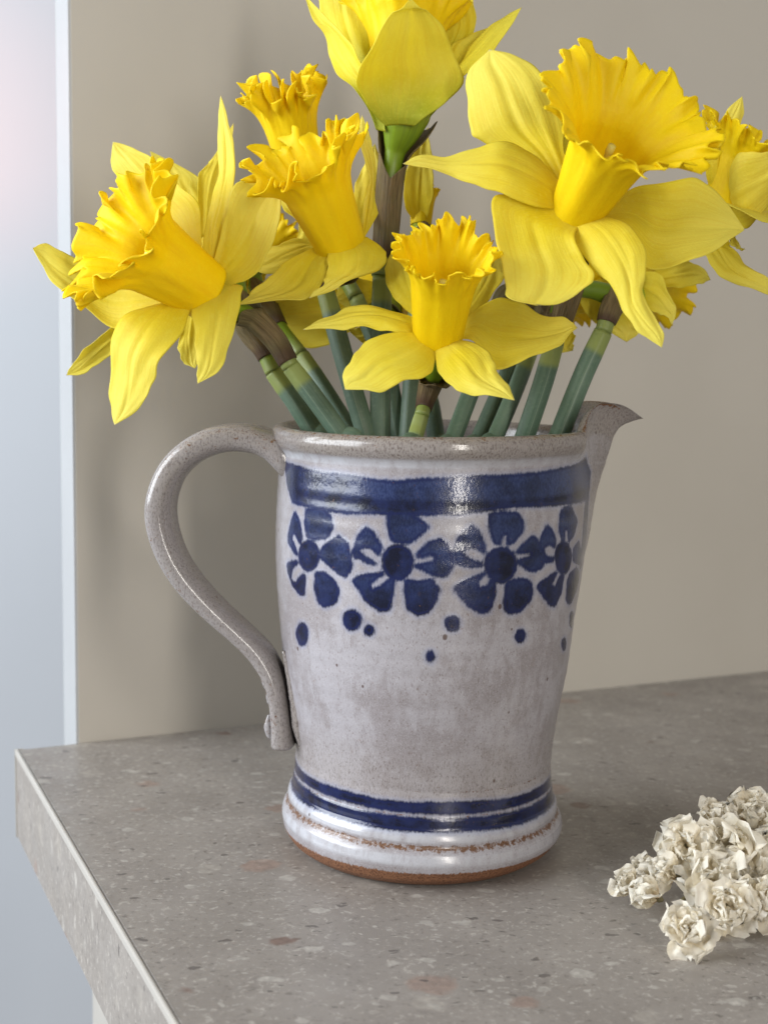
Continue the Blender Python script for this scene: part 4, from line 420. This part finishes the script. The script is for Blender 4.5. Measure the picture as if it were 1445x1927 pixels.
 'K': {'base': [-67.8, 56.0, 231.5], 'mouth': [-58.8, 62.0, 241.3], 'r': (6, 8, 11), 'frill': 3, 'petals': [(0.1, 0.5, [[-70.7, 58.0, 231.1, -66.2, 58.0, 229.0], [-75.3, 60.0, 226.8, -68.6, 60.0, 222.5], [-77.5, 60.0, 220.1, -70.8, 60.0, 216.9], [-75.3, 60.0, 213.5, -75.3, 60.0, 213.5]]), (0.1, 0.5, [[-69.8, 60.0, 233.5, -66.4, 60.0, 234.7], [-73.6, 64.0, 242.6, -64.6, 64.0, 242.7], [-71.5, 66.0, 249.4, -64.8, 66.0, 249.5], [-68.2, 66.0, 256.1, -68.2, 66.0, 256.1]]), (0.1, 0.5, [[-67.4, 59.0, 230.2, -65.2, 59.0, 232.4], [-59.8, 62.0, 227.2, -55.4, 62.0, 233.9], [-53.0, 62.0, 225.1, -49.7, 62.0, 229.6], [-46.3, 62.0, 226.3, -46.3, 62.0, 226.3]])], 'stem': [[-30.1, 10.0, 160.5], [-40.9, 16.0, 176.4], [-50.8, 24.0, 190.1]], 'neck': [[-50.8, 24.0, 190.1], [-60.9, 36.0, 201.8], [-68.5, 48.0, 213.2], [-70.3, 54.0, 223.3]], 'auto': [], 'sr': 3.6, 'spathe': (0.2, 0.5, 1.3), 'lobes': 9, 'seed': 83},
 'L': {'base': [-4.3, 30.0, 242.9], 'mouth': [-3.7, 34.0, 257.8], 'r': (4, 5, 6), 'frill': 1.5, 'petals': [(0.3, 0.5, [[-6.9, 28.0, 242.7, -2.7, 28.0, 242.7], [-11.3, 24.0, 250.4, -0.4, 24.0, 250.6], [-10.5, 22.0, 262.4, -0.1, 22.0, 262.6], [-7.2, 22.0, 272.6, -1.8, 22.0, 272.7], [-2.4, 22.0, 278.7, -2.4, 22.0, 278.7]])], 'stem': [[-8.2, 6.0, 160.3], [-6.8, 14.0, 184.3], [-5.3, 24.0, 213.4]], 'neck': [[-5.3, 24.0, 213.4], [-4.6, 28.0, 226.1], [-4.4, 30.0, 236.7]], 'auto': [], 'sr': 4.0, 'spathe': (0.3, 0.9, 1.5), 'lobes': 9, 'seed': 89}}
def sheet(name, stations, bulge, crease, axis, seed, origin, nu=46, nv=33, ripple=.35):
    rg = np.random.RandomState(seed); St = np.array(stations, float)
    Lp, Rp = catmull(St[:, :3], nu), catmull(St[:, 3:], nu)
    s = np.linspace(-1, 1, nv); mid = (Lp+Rp)/2; half = (Rp-Lp)/2
    # round the outline towards the tip instead of a straight taper
    T = norm(np.gradient(mid, axis=0)); N = norm(np.cross(T, half)+1e-6*np.array(axis))
    for i in range(1, nu):
        if np.dot(N[i], N[i-1]) < 0: N[i] = -N[i]
    N[-2:] = N[-3]
    if np.dot(N[nu//2], axis) < 0: N = -N
    hw = np.linalg.norm(half, axis=1)
    G = mid[:, None]+s[None, :, None]*half[:, None]
    off = bulge*hw[:, None]*(1-s**2)[None]-crease*np.exp(-(s/.10)**2)[None]*np.sin(np.linspace(0, math.pi, nu))[:, None]
    for q_ in range(5):
        c0 = rg.uniform(-.8, .8); dr_ = rg.uniform(-.25, .25); am = rg.uniform(-.30, .30)*crease
        off = off+am*np.exp(-((s[None]-c0-dr_*np.linspace(0, 1, nu)[:, None])/.10)**2)*np.sin(np.linspace(0, math.pi, nu))[:, None]**.7
    t = np.linspace(0, 1, nu)[:, None]; p = rg.rand(8)*6.28
    edge = np.abs(s)[None]**3
    off = off+ripple*edge*np.where(s > 0, 1, 1)[None]*(np.sin(t*15+p[0]+s*2)*1.0+.7*np.sin(t*27+p[1]-s*3))*np.sin(np.pi*np.clip(t*1.05, 0, 1))
    off = off+(.55*np.sin(t*7+p[2]+s*3.1)*np.sin(s*2.2+p[3])+.22*np.sin(t*13+s*6+p[6])*np.sin(s*5+t*3+p[7]))*np.sin(np.pi*t)
    G = G+off[..., None]*N[:, None]
    inp = .30*edge*(np.sin(t*19+p[4]+s)+.6*np.sin(t*41+p[5]))*np.sin(np.pi*t)*np.sign(s)[None]
    G = G+inp[..., None]*norm(half)[:, None]
    uv = np.stack(np.broadcast_arrays((s[None]+1)/2+seed*.37 % 1, t), -1)
    me = grid_mesh(name, (G-np.array(origin))*MM, uv)
    return me
def thick(o, d):
    md = o.modifiers.new('thickness', 'SOLIDIFY'); md.thickness = d; md.offset = 0; return o
def corona(name, base, mouth, r, frill, seed, lobes, origin):
    rg = np.random.RandomState(seed); base, mouth = np.array(base, float), np.array(mouth, float)
    a = mouth-base; L = np.linalg.norm(a); a = a/L
    e1 = norm(np.cross(a, [0.1, .2, 1.])); e2 = np.cross(a, e1)
    ns, nf = 60, 420; s = np.linspace(0, 1, ns); f = np.linspace(0, 2*math.pi, nf, endpoint=False)
    r0, r1, r2 = r
    rs = r0+(r1-r0)*np.clip(s/.72, 0, 1)**1.25; fl = np.clip((s-.58)/.42, 0, 1)
    rs = rs+(r2-r1)*fl**1.6
    zs = L*(s*1.0-.05*fl**2.2)
    w = np.clip((s-.40)/.60, 0, 1)**1.8
    def wave(ks, amp):
        o = np.zeros(nf)
        for k, A in zip(ks, amp): o += A*np.sin(k*f+rg.rand()*6.28+.6*np.sin(f*2+rg.rand()*6.28))
        return o
    lo_ = lobes//2
    big = wave([2, 3, lo_, lo_+2], [.4, .5, .7, .5]); mid_ = wave([lobes+2, lobes*2-1, lobes*2+4], [.6, .6, .55]); fin = wave([33, 41, 52, 65], [.55, .5, .45, .35])
    ax = wave([3, lo_+1, lobes, lobes+5], [.5, .6, .6, .45])
    nk = lobes*4; knots = np.sort(rg.rand(nk)*2*math.pi); hgt = rg.uniform(-1, 1, nk)
    teeth = np.interp(f, knots, hgt, period=2*math.pi); kw = np.hanning(13); kw /= kw.sum(); teeth = np.convolve(np.concatenate([teeth[-6:], teeth, teeth[:6]]), kw, 'valid')
    tw = wave([lo_, lobes+2, lobes*2], [.5, .6, .45])
    W = w[:, None]; W2 = (np.clip((s-.68)/.32, 0, 1)**1.6)[:, None]; W3 = (np.clip((s-.88)/.12, 0, 1)**1.2)[:, None]
    rib = .026*np.cos(6*f+rg.rand()*6)+.012*np.cos(11*f+2+np.sin(f*3))
    Rr = rs[:, None]*(1+rib[None]*np.sin(np.pi*np.clip(s*1.1, 0, 1))[:, None])+W*frill*.42*big[None]+W2*frill*.50*mid_[None]+W*frill*.10*mid_[None]+W3*frill*.46*fin[None]
    Zz = zs[:, None]+W*frill*.42*ax[None]+W2*frill*.45*mid_[::-1][None]+W3*frill*(.95*teeth+.18*fin)[None]
    Ff = f[None]+W2*frill*.026*tw[None]+W3*.010*frill*fin[None]
    Rr = np.maximum(Rr, r0*.6)
    # lips roll outwards here and there
    curl = W2*np.clip(np.sin(lo_*f+1.3*seed)+.6*np.sin((lo_+2)*f+seed), 0, 1.4)[None]
    Zz = Zz-curl*frill*.80; Rr = Rr+curl*frill*.30
    cl = frill*.85; Rr = rs[:, None]+cl*np.tanh((Rr-rs[:, None])/cl); Zz = zs[:, None]+cl*np.tanh((Zz-zs[:, None])/cl)
    G = base+a*Zz[..., None]+Rr[..., None]*(np.cos(Ff)[..., None]*e1+np.sin(Ff)[..., None]*e2)
    uv = np.stack(np.broadcast_arrays(f[None]/6.2832, .1+.82*s[:, None]), -1)
    return grid_mesh(name, (G-np.array(origin))*MM, uv, wrap=True)
def auto_petal(base, a, ang, rg, length=50, wid=14, r0=8):
    e1 = norm(np.cross(a, [0.1, .2, 1.])); e2 = np.cross(a, e1)
    d = math.cos(ang)*e1+math.sin(ang)*e2; sd = np.cross(a, d); out = []
    refl = rg.uniform(-.10, .30); tw = rg.uniform(-.3, .3)
    for t, wv in ((0, .25), (.18, .62), (.4, 1.), (.62, .92), (.82, .55), (.94, .2)):
        c = base+d*(r0*.7+length*t)+a*(length*(refl*t+.25*refl*t*t)); k = sd*math.cos(tw*t)+a*math.sin(tw*t)
        out.append(list(c-k*wid*wv)+list(c+k*wid*wv))
    c = base+d*(r0*.7+length)+a*length*refl*1.25; out.append(list(c)*2)
    return (.12, .5, out)
LABELS = {'A': 'daffodil with wide frilled trumpet facing sideways beyond the jug handle',
 'A2': 'daffodil turned away, half hidden behind the one overhanging the jug handle',
 'B': 'daffodil with a long upright trumpet whose spreading petals overlap the flower above the handle',
 'B2': 'daffodil whose tightly frilled trumpet rises behind the long upright trumpet',
 'C': 'low short-stemmed daffodil spreading over the front of the jug rim',
 'D': 'tall upright daffodil with green throat and brown sheath, standing above all the others',
 'E': 'large daffodil with the widest frilled trumpet, facing outward above the spout side',
 'F': 'daffodil with pale cupped petals beyond the largest trumpet, above the spout tip',
 'G': 'daffodil turned to the wall with drooping petals below the largest trumpet flower',
 'H': 'shaded daffodil behind the tall green-throated stem, facing the wall',
 'I': 'daffodil with brown sheath facing the wall between the low flower and the largest one',
 'J': 'daffodil mostly hidden behind the largest flower, only its trumpet frill peeping out',
 'K': 'small daffodil deep behind the long upright trumpet, barely showing',
 'L': 'closed daffodil bud in a dark papery sheath behind the tall green-throated flower'}
def make_daffodil(key, fl):
    rg = np.random.RandomState(fl['seed']); base, mouth = np.array(fl['base']), np.array(fl['mouth']); a = norm(mouth-base)
    rimp = np.array(fl['stem'][0]); foot = np.array([rimp[0]*.42+rg.uniform(-4, 4), rimp[1]*.55+rg.uniform(-5, 5), 9.0])
    root = empty('daffodil', foot*MM); tag(root, LABELS[key], 'daffodil', 'daffodils in the jug')
    O = foot
    # stem
    up_ = np.array(fl['stem'][1])-rimp; q1 = rimp-up_/np.linalg.norm(up_)*14
    P = catmull(np.vstack([foot, (foot*.55+q1*.45), q1, fl['stem']]), 70)
    rad = np.full(len(P), fl['sr']); rad[-8:] *= [1.0, .99, .98, .97, .96, .95, .94, .93]
    me = tube('stem', (P-O)*MM, rad*.74*MM, 40, 1.5, 1.26, 0., hint=(rg.uniform(-.75, .75), -1, 0))
    link('stem', me, M_stem, root)
    # neck: pedicel, ovary and the tube that opens into the flower
    tubeend = base-a*2.5
    ov = base-a*15
    Np = [np.array(p) for p in fl['neck']]
    if key == 'D': NP = Np+[base-a*8, base-a*1]
    else: NP = Np[:-1]+[(Np[-1]+ov)/2, base-a*7, base-a*.5]
    P = catmull(NP, 60); v = np.linspace(0, 1, 60); r0 = fl['r'][0]
    rad = np.interp(v, [0, .12, .45, .62, .74, .84, .93, 1], [fl['sr']*.79, fl['sr']*.77, 3.1, 4.3, 4.6, 4.4, r0*.72, r0*.98])
    if key == 'D': rad = np.interp(v, [0, .1, .42, .55, .62, .75, .9, 1], [4.1, 4.0, 3.6, 3.6, 4.0, 6.6, 10.2, 11.4])
    link('neck', tube('neck', (P-O)*MM, rad*MM, 24, 2., 1., caps=True), M_neck, root)
    # spathe: papery sheath round the neck, torn open at its upper end
    s0, s1, gr = fl['spathe']; i0, i1 = int(s0*59), int(s1*59); Ps = catmull(P[i0:i1+1], 36); rs = np.interp(np.linspace(i0, i1, 36), np.arange(60), rad)
    nf = 40; f = np.linspace(0, 2*math.pi, nf, endpoint=False); t = np.linspace(0, 1, 36)
    T, N, B = frames(Ps)
    open_ = np.clip(t*1.0, 0, 1)**1.2; Rr = rs[:, None]*(1.06+(gr-1)*np.sin(np.clip(t*1.5, 0, 1)*1.57)[:, None]*np.ones(nf)[None])+.25*np.sin(f*9+2*np.sin(f*2+fl['seed']))[None]*np.sin(t*3.0)[:, None]+.16*np.sin(f*17+t[:, None]*6)
    slit = np.exp(-((f-2.2)/.5)**2)[None]*(t**2)[:, None]
    Rr = Rr*(1+.35*slit)
    sh = (t[:, None]-1)*0+np.maximum(0, t[:, None]-.55)*(.6*np.sin(f+fl['seed'])+.35*np.sin(3*f+1)-.55)[None]*14
    if key == 'D':
        Ps2 = catmull(P[i0:56], 200); r2_ = np.interp(np.linspace(i0, 55, 200), np.arange(60), rad)
        end = np.interp(f, [0, 1.0, 1.75, 3.14, 4.4, 5.2, 6.28], [.42, .55, 1.0, .98, .84, .60, .42])
        ii = np.clip((t[:, None]*end[None]*199).astype(int), 0, 199); T2, N2, B2 = frames(Ps2)
        Rr = r2_[ii]*1.10+.9*np.sin(np.clip(t[:, None]*2, 0, 1)*1.57)+.3*np.sin(f*9)[None]*t[:, None]+1.0*(t**3)[:, None]
        G = Ps2[ii]+Rr[..., None]*(np.cos(f)[None, :, None]*N2[ii]+np.sin(f)[None, :, None]*B2[ii])
    else: G = Ps[:, None]+Rr[..., None]*(np.cos(f)[None, :, None]*N[:, None]+np.sin(f)[None, :, None]*B[:, None])+sh[..., None]*T[:, None]
    uv = np.stack(np.broadcast_arrays(f[None]/6.2832, t[:, None]), -1)
    thick(link('spathe', grid_mesh('spathe', (G-O)*MM, uv, wrap=True), M_spathe, root), .0003)
    # petals
    mp = M_petal_green if key == 'D' else M_petal
    for i, (bu, cr, st) in enumerate(fl['petals']):
        thick(link('petal', sheet('petal', st, bu, cr, a, fl['seed']*10+i, O), mp, root), .00028)
    for i in fl['auto']:
        bu, cr, st = auto_petal(base, a, math.radians(60*i+fl['seed']*7), rg)
        thick(link('petal', sheet('petal', st, bu, cr, a, fl['seed']*10+50+i, O), mp, root), .00028)
    thick(link('corona', corona('corona', base-a*1., mouth, fl['r'], fl['frill'], fl['seed'], fl['lobes'], O), M_corona, root), .0004)
    # pistil and stamens inside the trumpet
    Pp = catmull([base-a*1, base+a*12, base+a*(.62*np.linalg.norm(mouth-base))], 14)
    rr = np.interp(np.linspace(0, 1, 14), [0, .85, .93, 1], [.7, .7, 1.5, 1.3])
    link('pistil', tube('pistil', (Pp-O)*MM, rr*MM, 10), M_pistil, root)
    return root
for k_ in FLOWERS: make_daffodil(k_, FLOWERS[k_])
# ------------------------------------------------------------------ dried sprig
DRY = [[81.9, -98.0, 7.6, 10, 'open'], [71.0, -62.0, 6.7, 8, 'bud'], [77.6, -72.0, 7.5, 9, 'bud'], [85.7, -62.0, 11.6, 9, 'bud'], [97.8, -66.0, 10.8, 14, 'open'], [91.4, -54.0, 19.5, 12, 'open'], [109.0, -52.0, 17.4, 14, 'open'], [120.6, -56.0, 11.3, 16, 'open'], [104.0, -40.0, 23.2, 10, 'open'], [119.3, -30.0, 23.5, 11, 'open'], [99.6, -80.0, 8.6, 11, 'open'], [112.4, -76.0, 8.0, 11, 'open'], [79.9, -52.0, 9.0, 8, 'bud'], [102.1, -46.0, 13.0, 12, 'open'], [125.7, -40.0, 18.1, 12, 'open']]
def dried():
    rg = np.random.RandomState(12); cx = np.mean([d[:2] for d in DRY], axis=0)
    root = empty('dried_flower_sprig', (cx[0]*MM, cx[1]*MM, 0)); tag(root, 'small heap of crumpled cream dried blossoms lying on the counter', 'dried flowers')
    shapes = []
    for k in range(14):
        nu, nv = 15, 13; t = np.linspace(0, 1, nu)[:, None]; s = np.linspace(-1, 1, nv)[None]
        wdt = (.22+.85*np.sin(np.pi*np.clip(t*.80+.02, 0, 1))**.8)*rg.uniform(.42, .62); wdt = wdt*(1-.55*sm(t, .86, 1.0))
        x = s*wdt; y = t+.10*np.sin(s*4+rg.rand()*6)*t+.07*np.sin(s*9+rg.rand()*6)*t+.05*np.sin(s*17+rg.rand()*6)*t**3
        z = .35*t**2*rg.uniform(-.6, 1.5)+.28*(s**2)*wdt*rg.uniform(-.5, 2)+.12*np.sin(s*5+t*4+rg.rand()*6)*t+.09*np.sin(s*10-t*7+rg.rand()*6)*t+.05*np.sin(t*17+s*3+rg.rand()*6)+.05*np.sin(s*19+t*3+rg.rand()*6)*t
        fold = rg.uniform(-.25, .25); z = z+fold*np.clip(np.abs(s)-.45, 0, 1)*2*t
        G = np.stack(np.broadcast_arrays(x, y, z), -1); uv = np.stack(np.broadcast_arrays((s+1)/2+k*.3, t*.93), -1)
        me = grid_mesh('petal', G, uv); me.materials.append(M_dry); shapes.append(me)
    me = tube('stalk', np.array([(128-cx[0], -36-cx[1], 6), (116-cx[0], -46-cx[1], 9), (100-cx[0], -58-cx[1], 8), (88-cx[0], -70-cx[1], 6), (83-cx[0], -86-cx[1], 3)], float)*MM, np.array([1.0, 1.2, 1.1, .8, .5])*MM, 10)
    link('stalk', me, M_calyx, root)
    for j, (x, y, z, r, kind) in enumerate(DRY):
        r = r*.82; x = x+1.5
        z = max(z, r*.42)
        core = tube('blossom', np.array([(0, 0, -.30), (0, 0, -.12), (0, 0, .05), (0, 0, .16)])*r*MM, np.array([.06, .17, .16, .05])*r*MM, 12)
        b = link('blossom', core, M_calyx, root, ((x-cx[0])*MM, (y-cx[1])*MM, z*MM))
        tilt = (rg.uniform(-.5, .5), rg.uniform(-.5, .5))
        if kind == 'open': b.rotation_euler = (rg.uniform(.5, 1.15), rg.uniform(-.35, .35), rg.uniform(-.9, .5))
        else: b.rotation_euler = (rg.uniform(.9, 1.4), rg.uniform(-.2, .2), rg.uniform(-1.6, -.5))
        n = 13 if kind == 'open' else 8
        for i in range(n):
            ring = i/n; ang = i*2.399+rg.uniform(-.2, .2)
            o = bpy.data.objects.new('petal', shapes[rg.randint(14)]); C.objects.link(o); o.parent = b
            if kind == 'open': el = 1.35-1.35*ring**.8+rg.uniform(-.2, .2); ln = r*(.70+.52*ring)
            else: el = 1.42-.55*ring; ln = r*(.85+.35*ring)
            o.scale = (ln*1.35*MM*rg.uniform(.8, 1.2), ln*MM, ln*MM*rg.uniform(.7, 1.3))
            o.rotation_euler = (Matrix.Rotation(ang, 3, 'Z') @ Matrix.Rotation(el, 3, 'X') @ Matrix.Rotation(rg.uniform(-.5, .5), 3, 'Y')).to_euler()
            o.location = Vector((0, 0, 0.02*r*MM))
    for me in shapes: me.polygons.foreach_set('use_smooth', [True]*len(me.polygons))
    return root
dried()
bpy.context.view_layer.update()
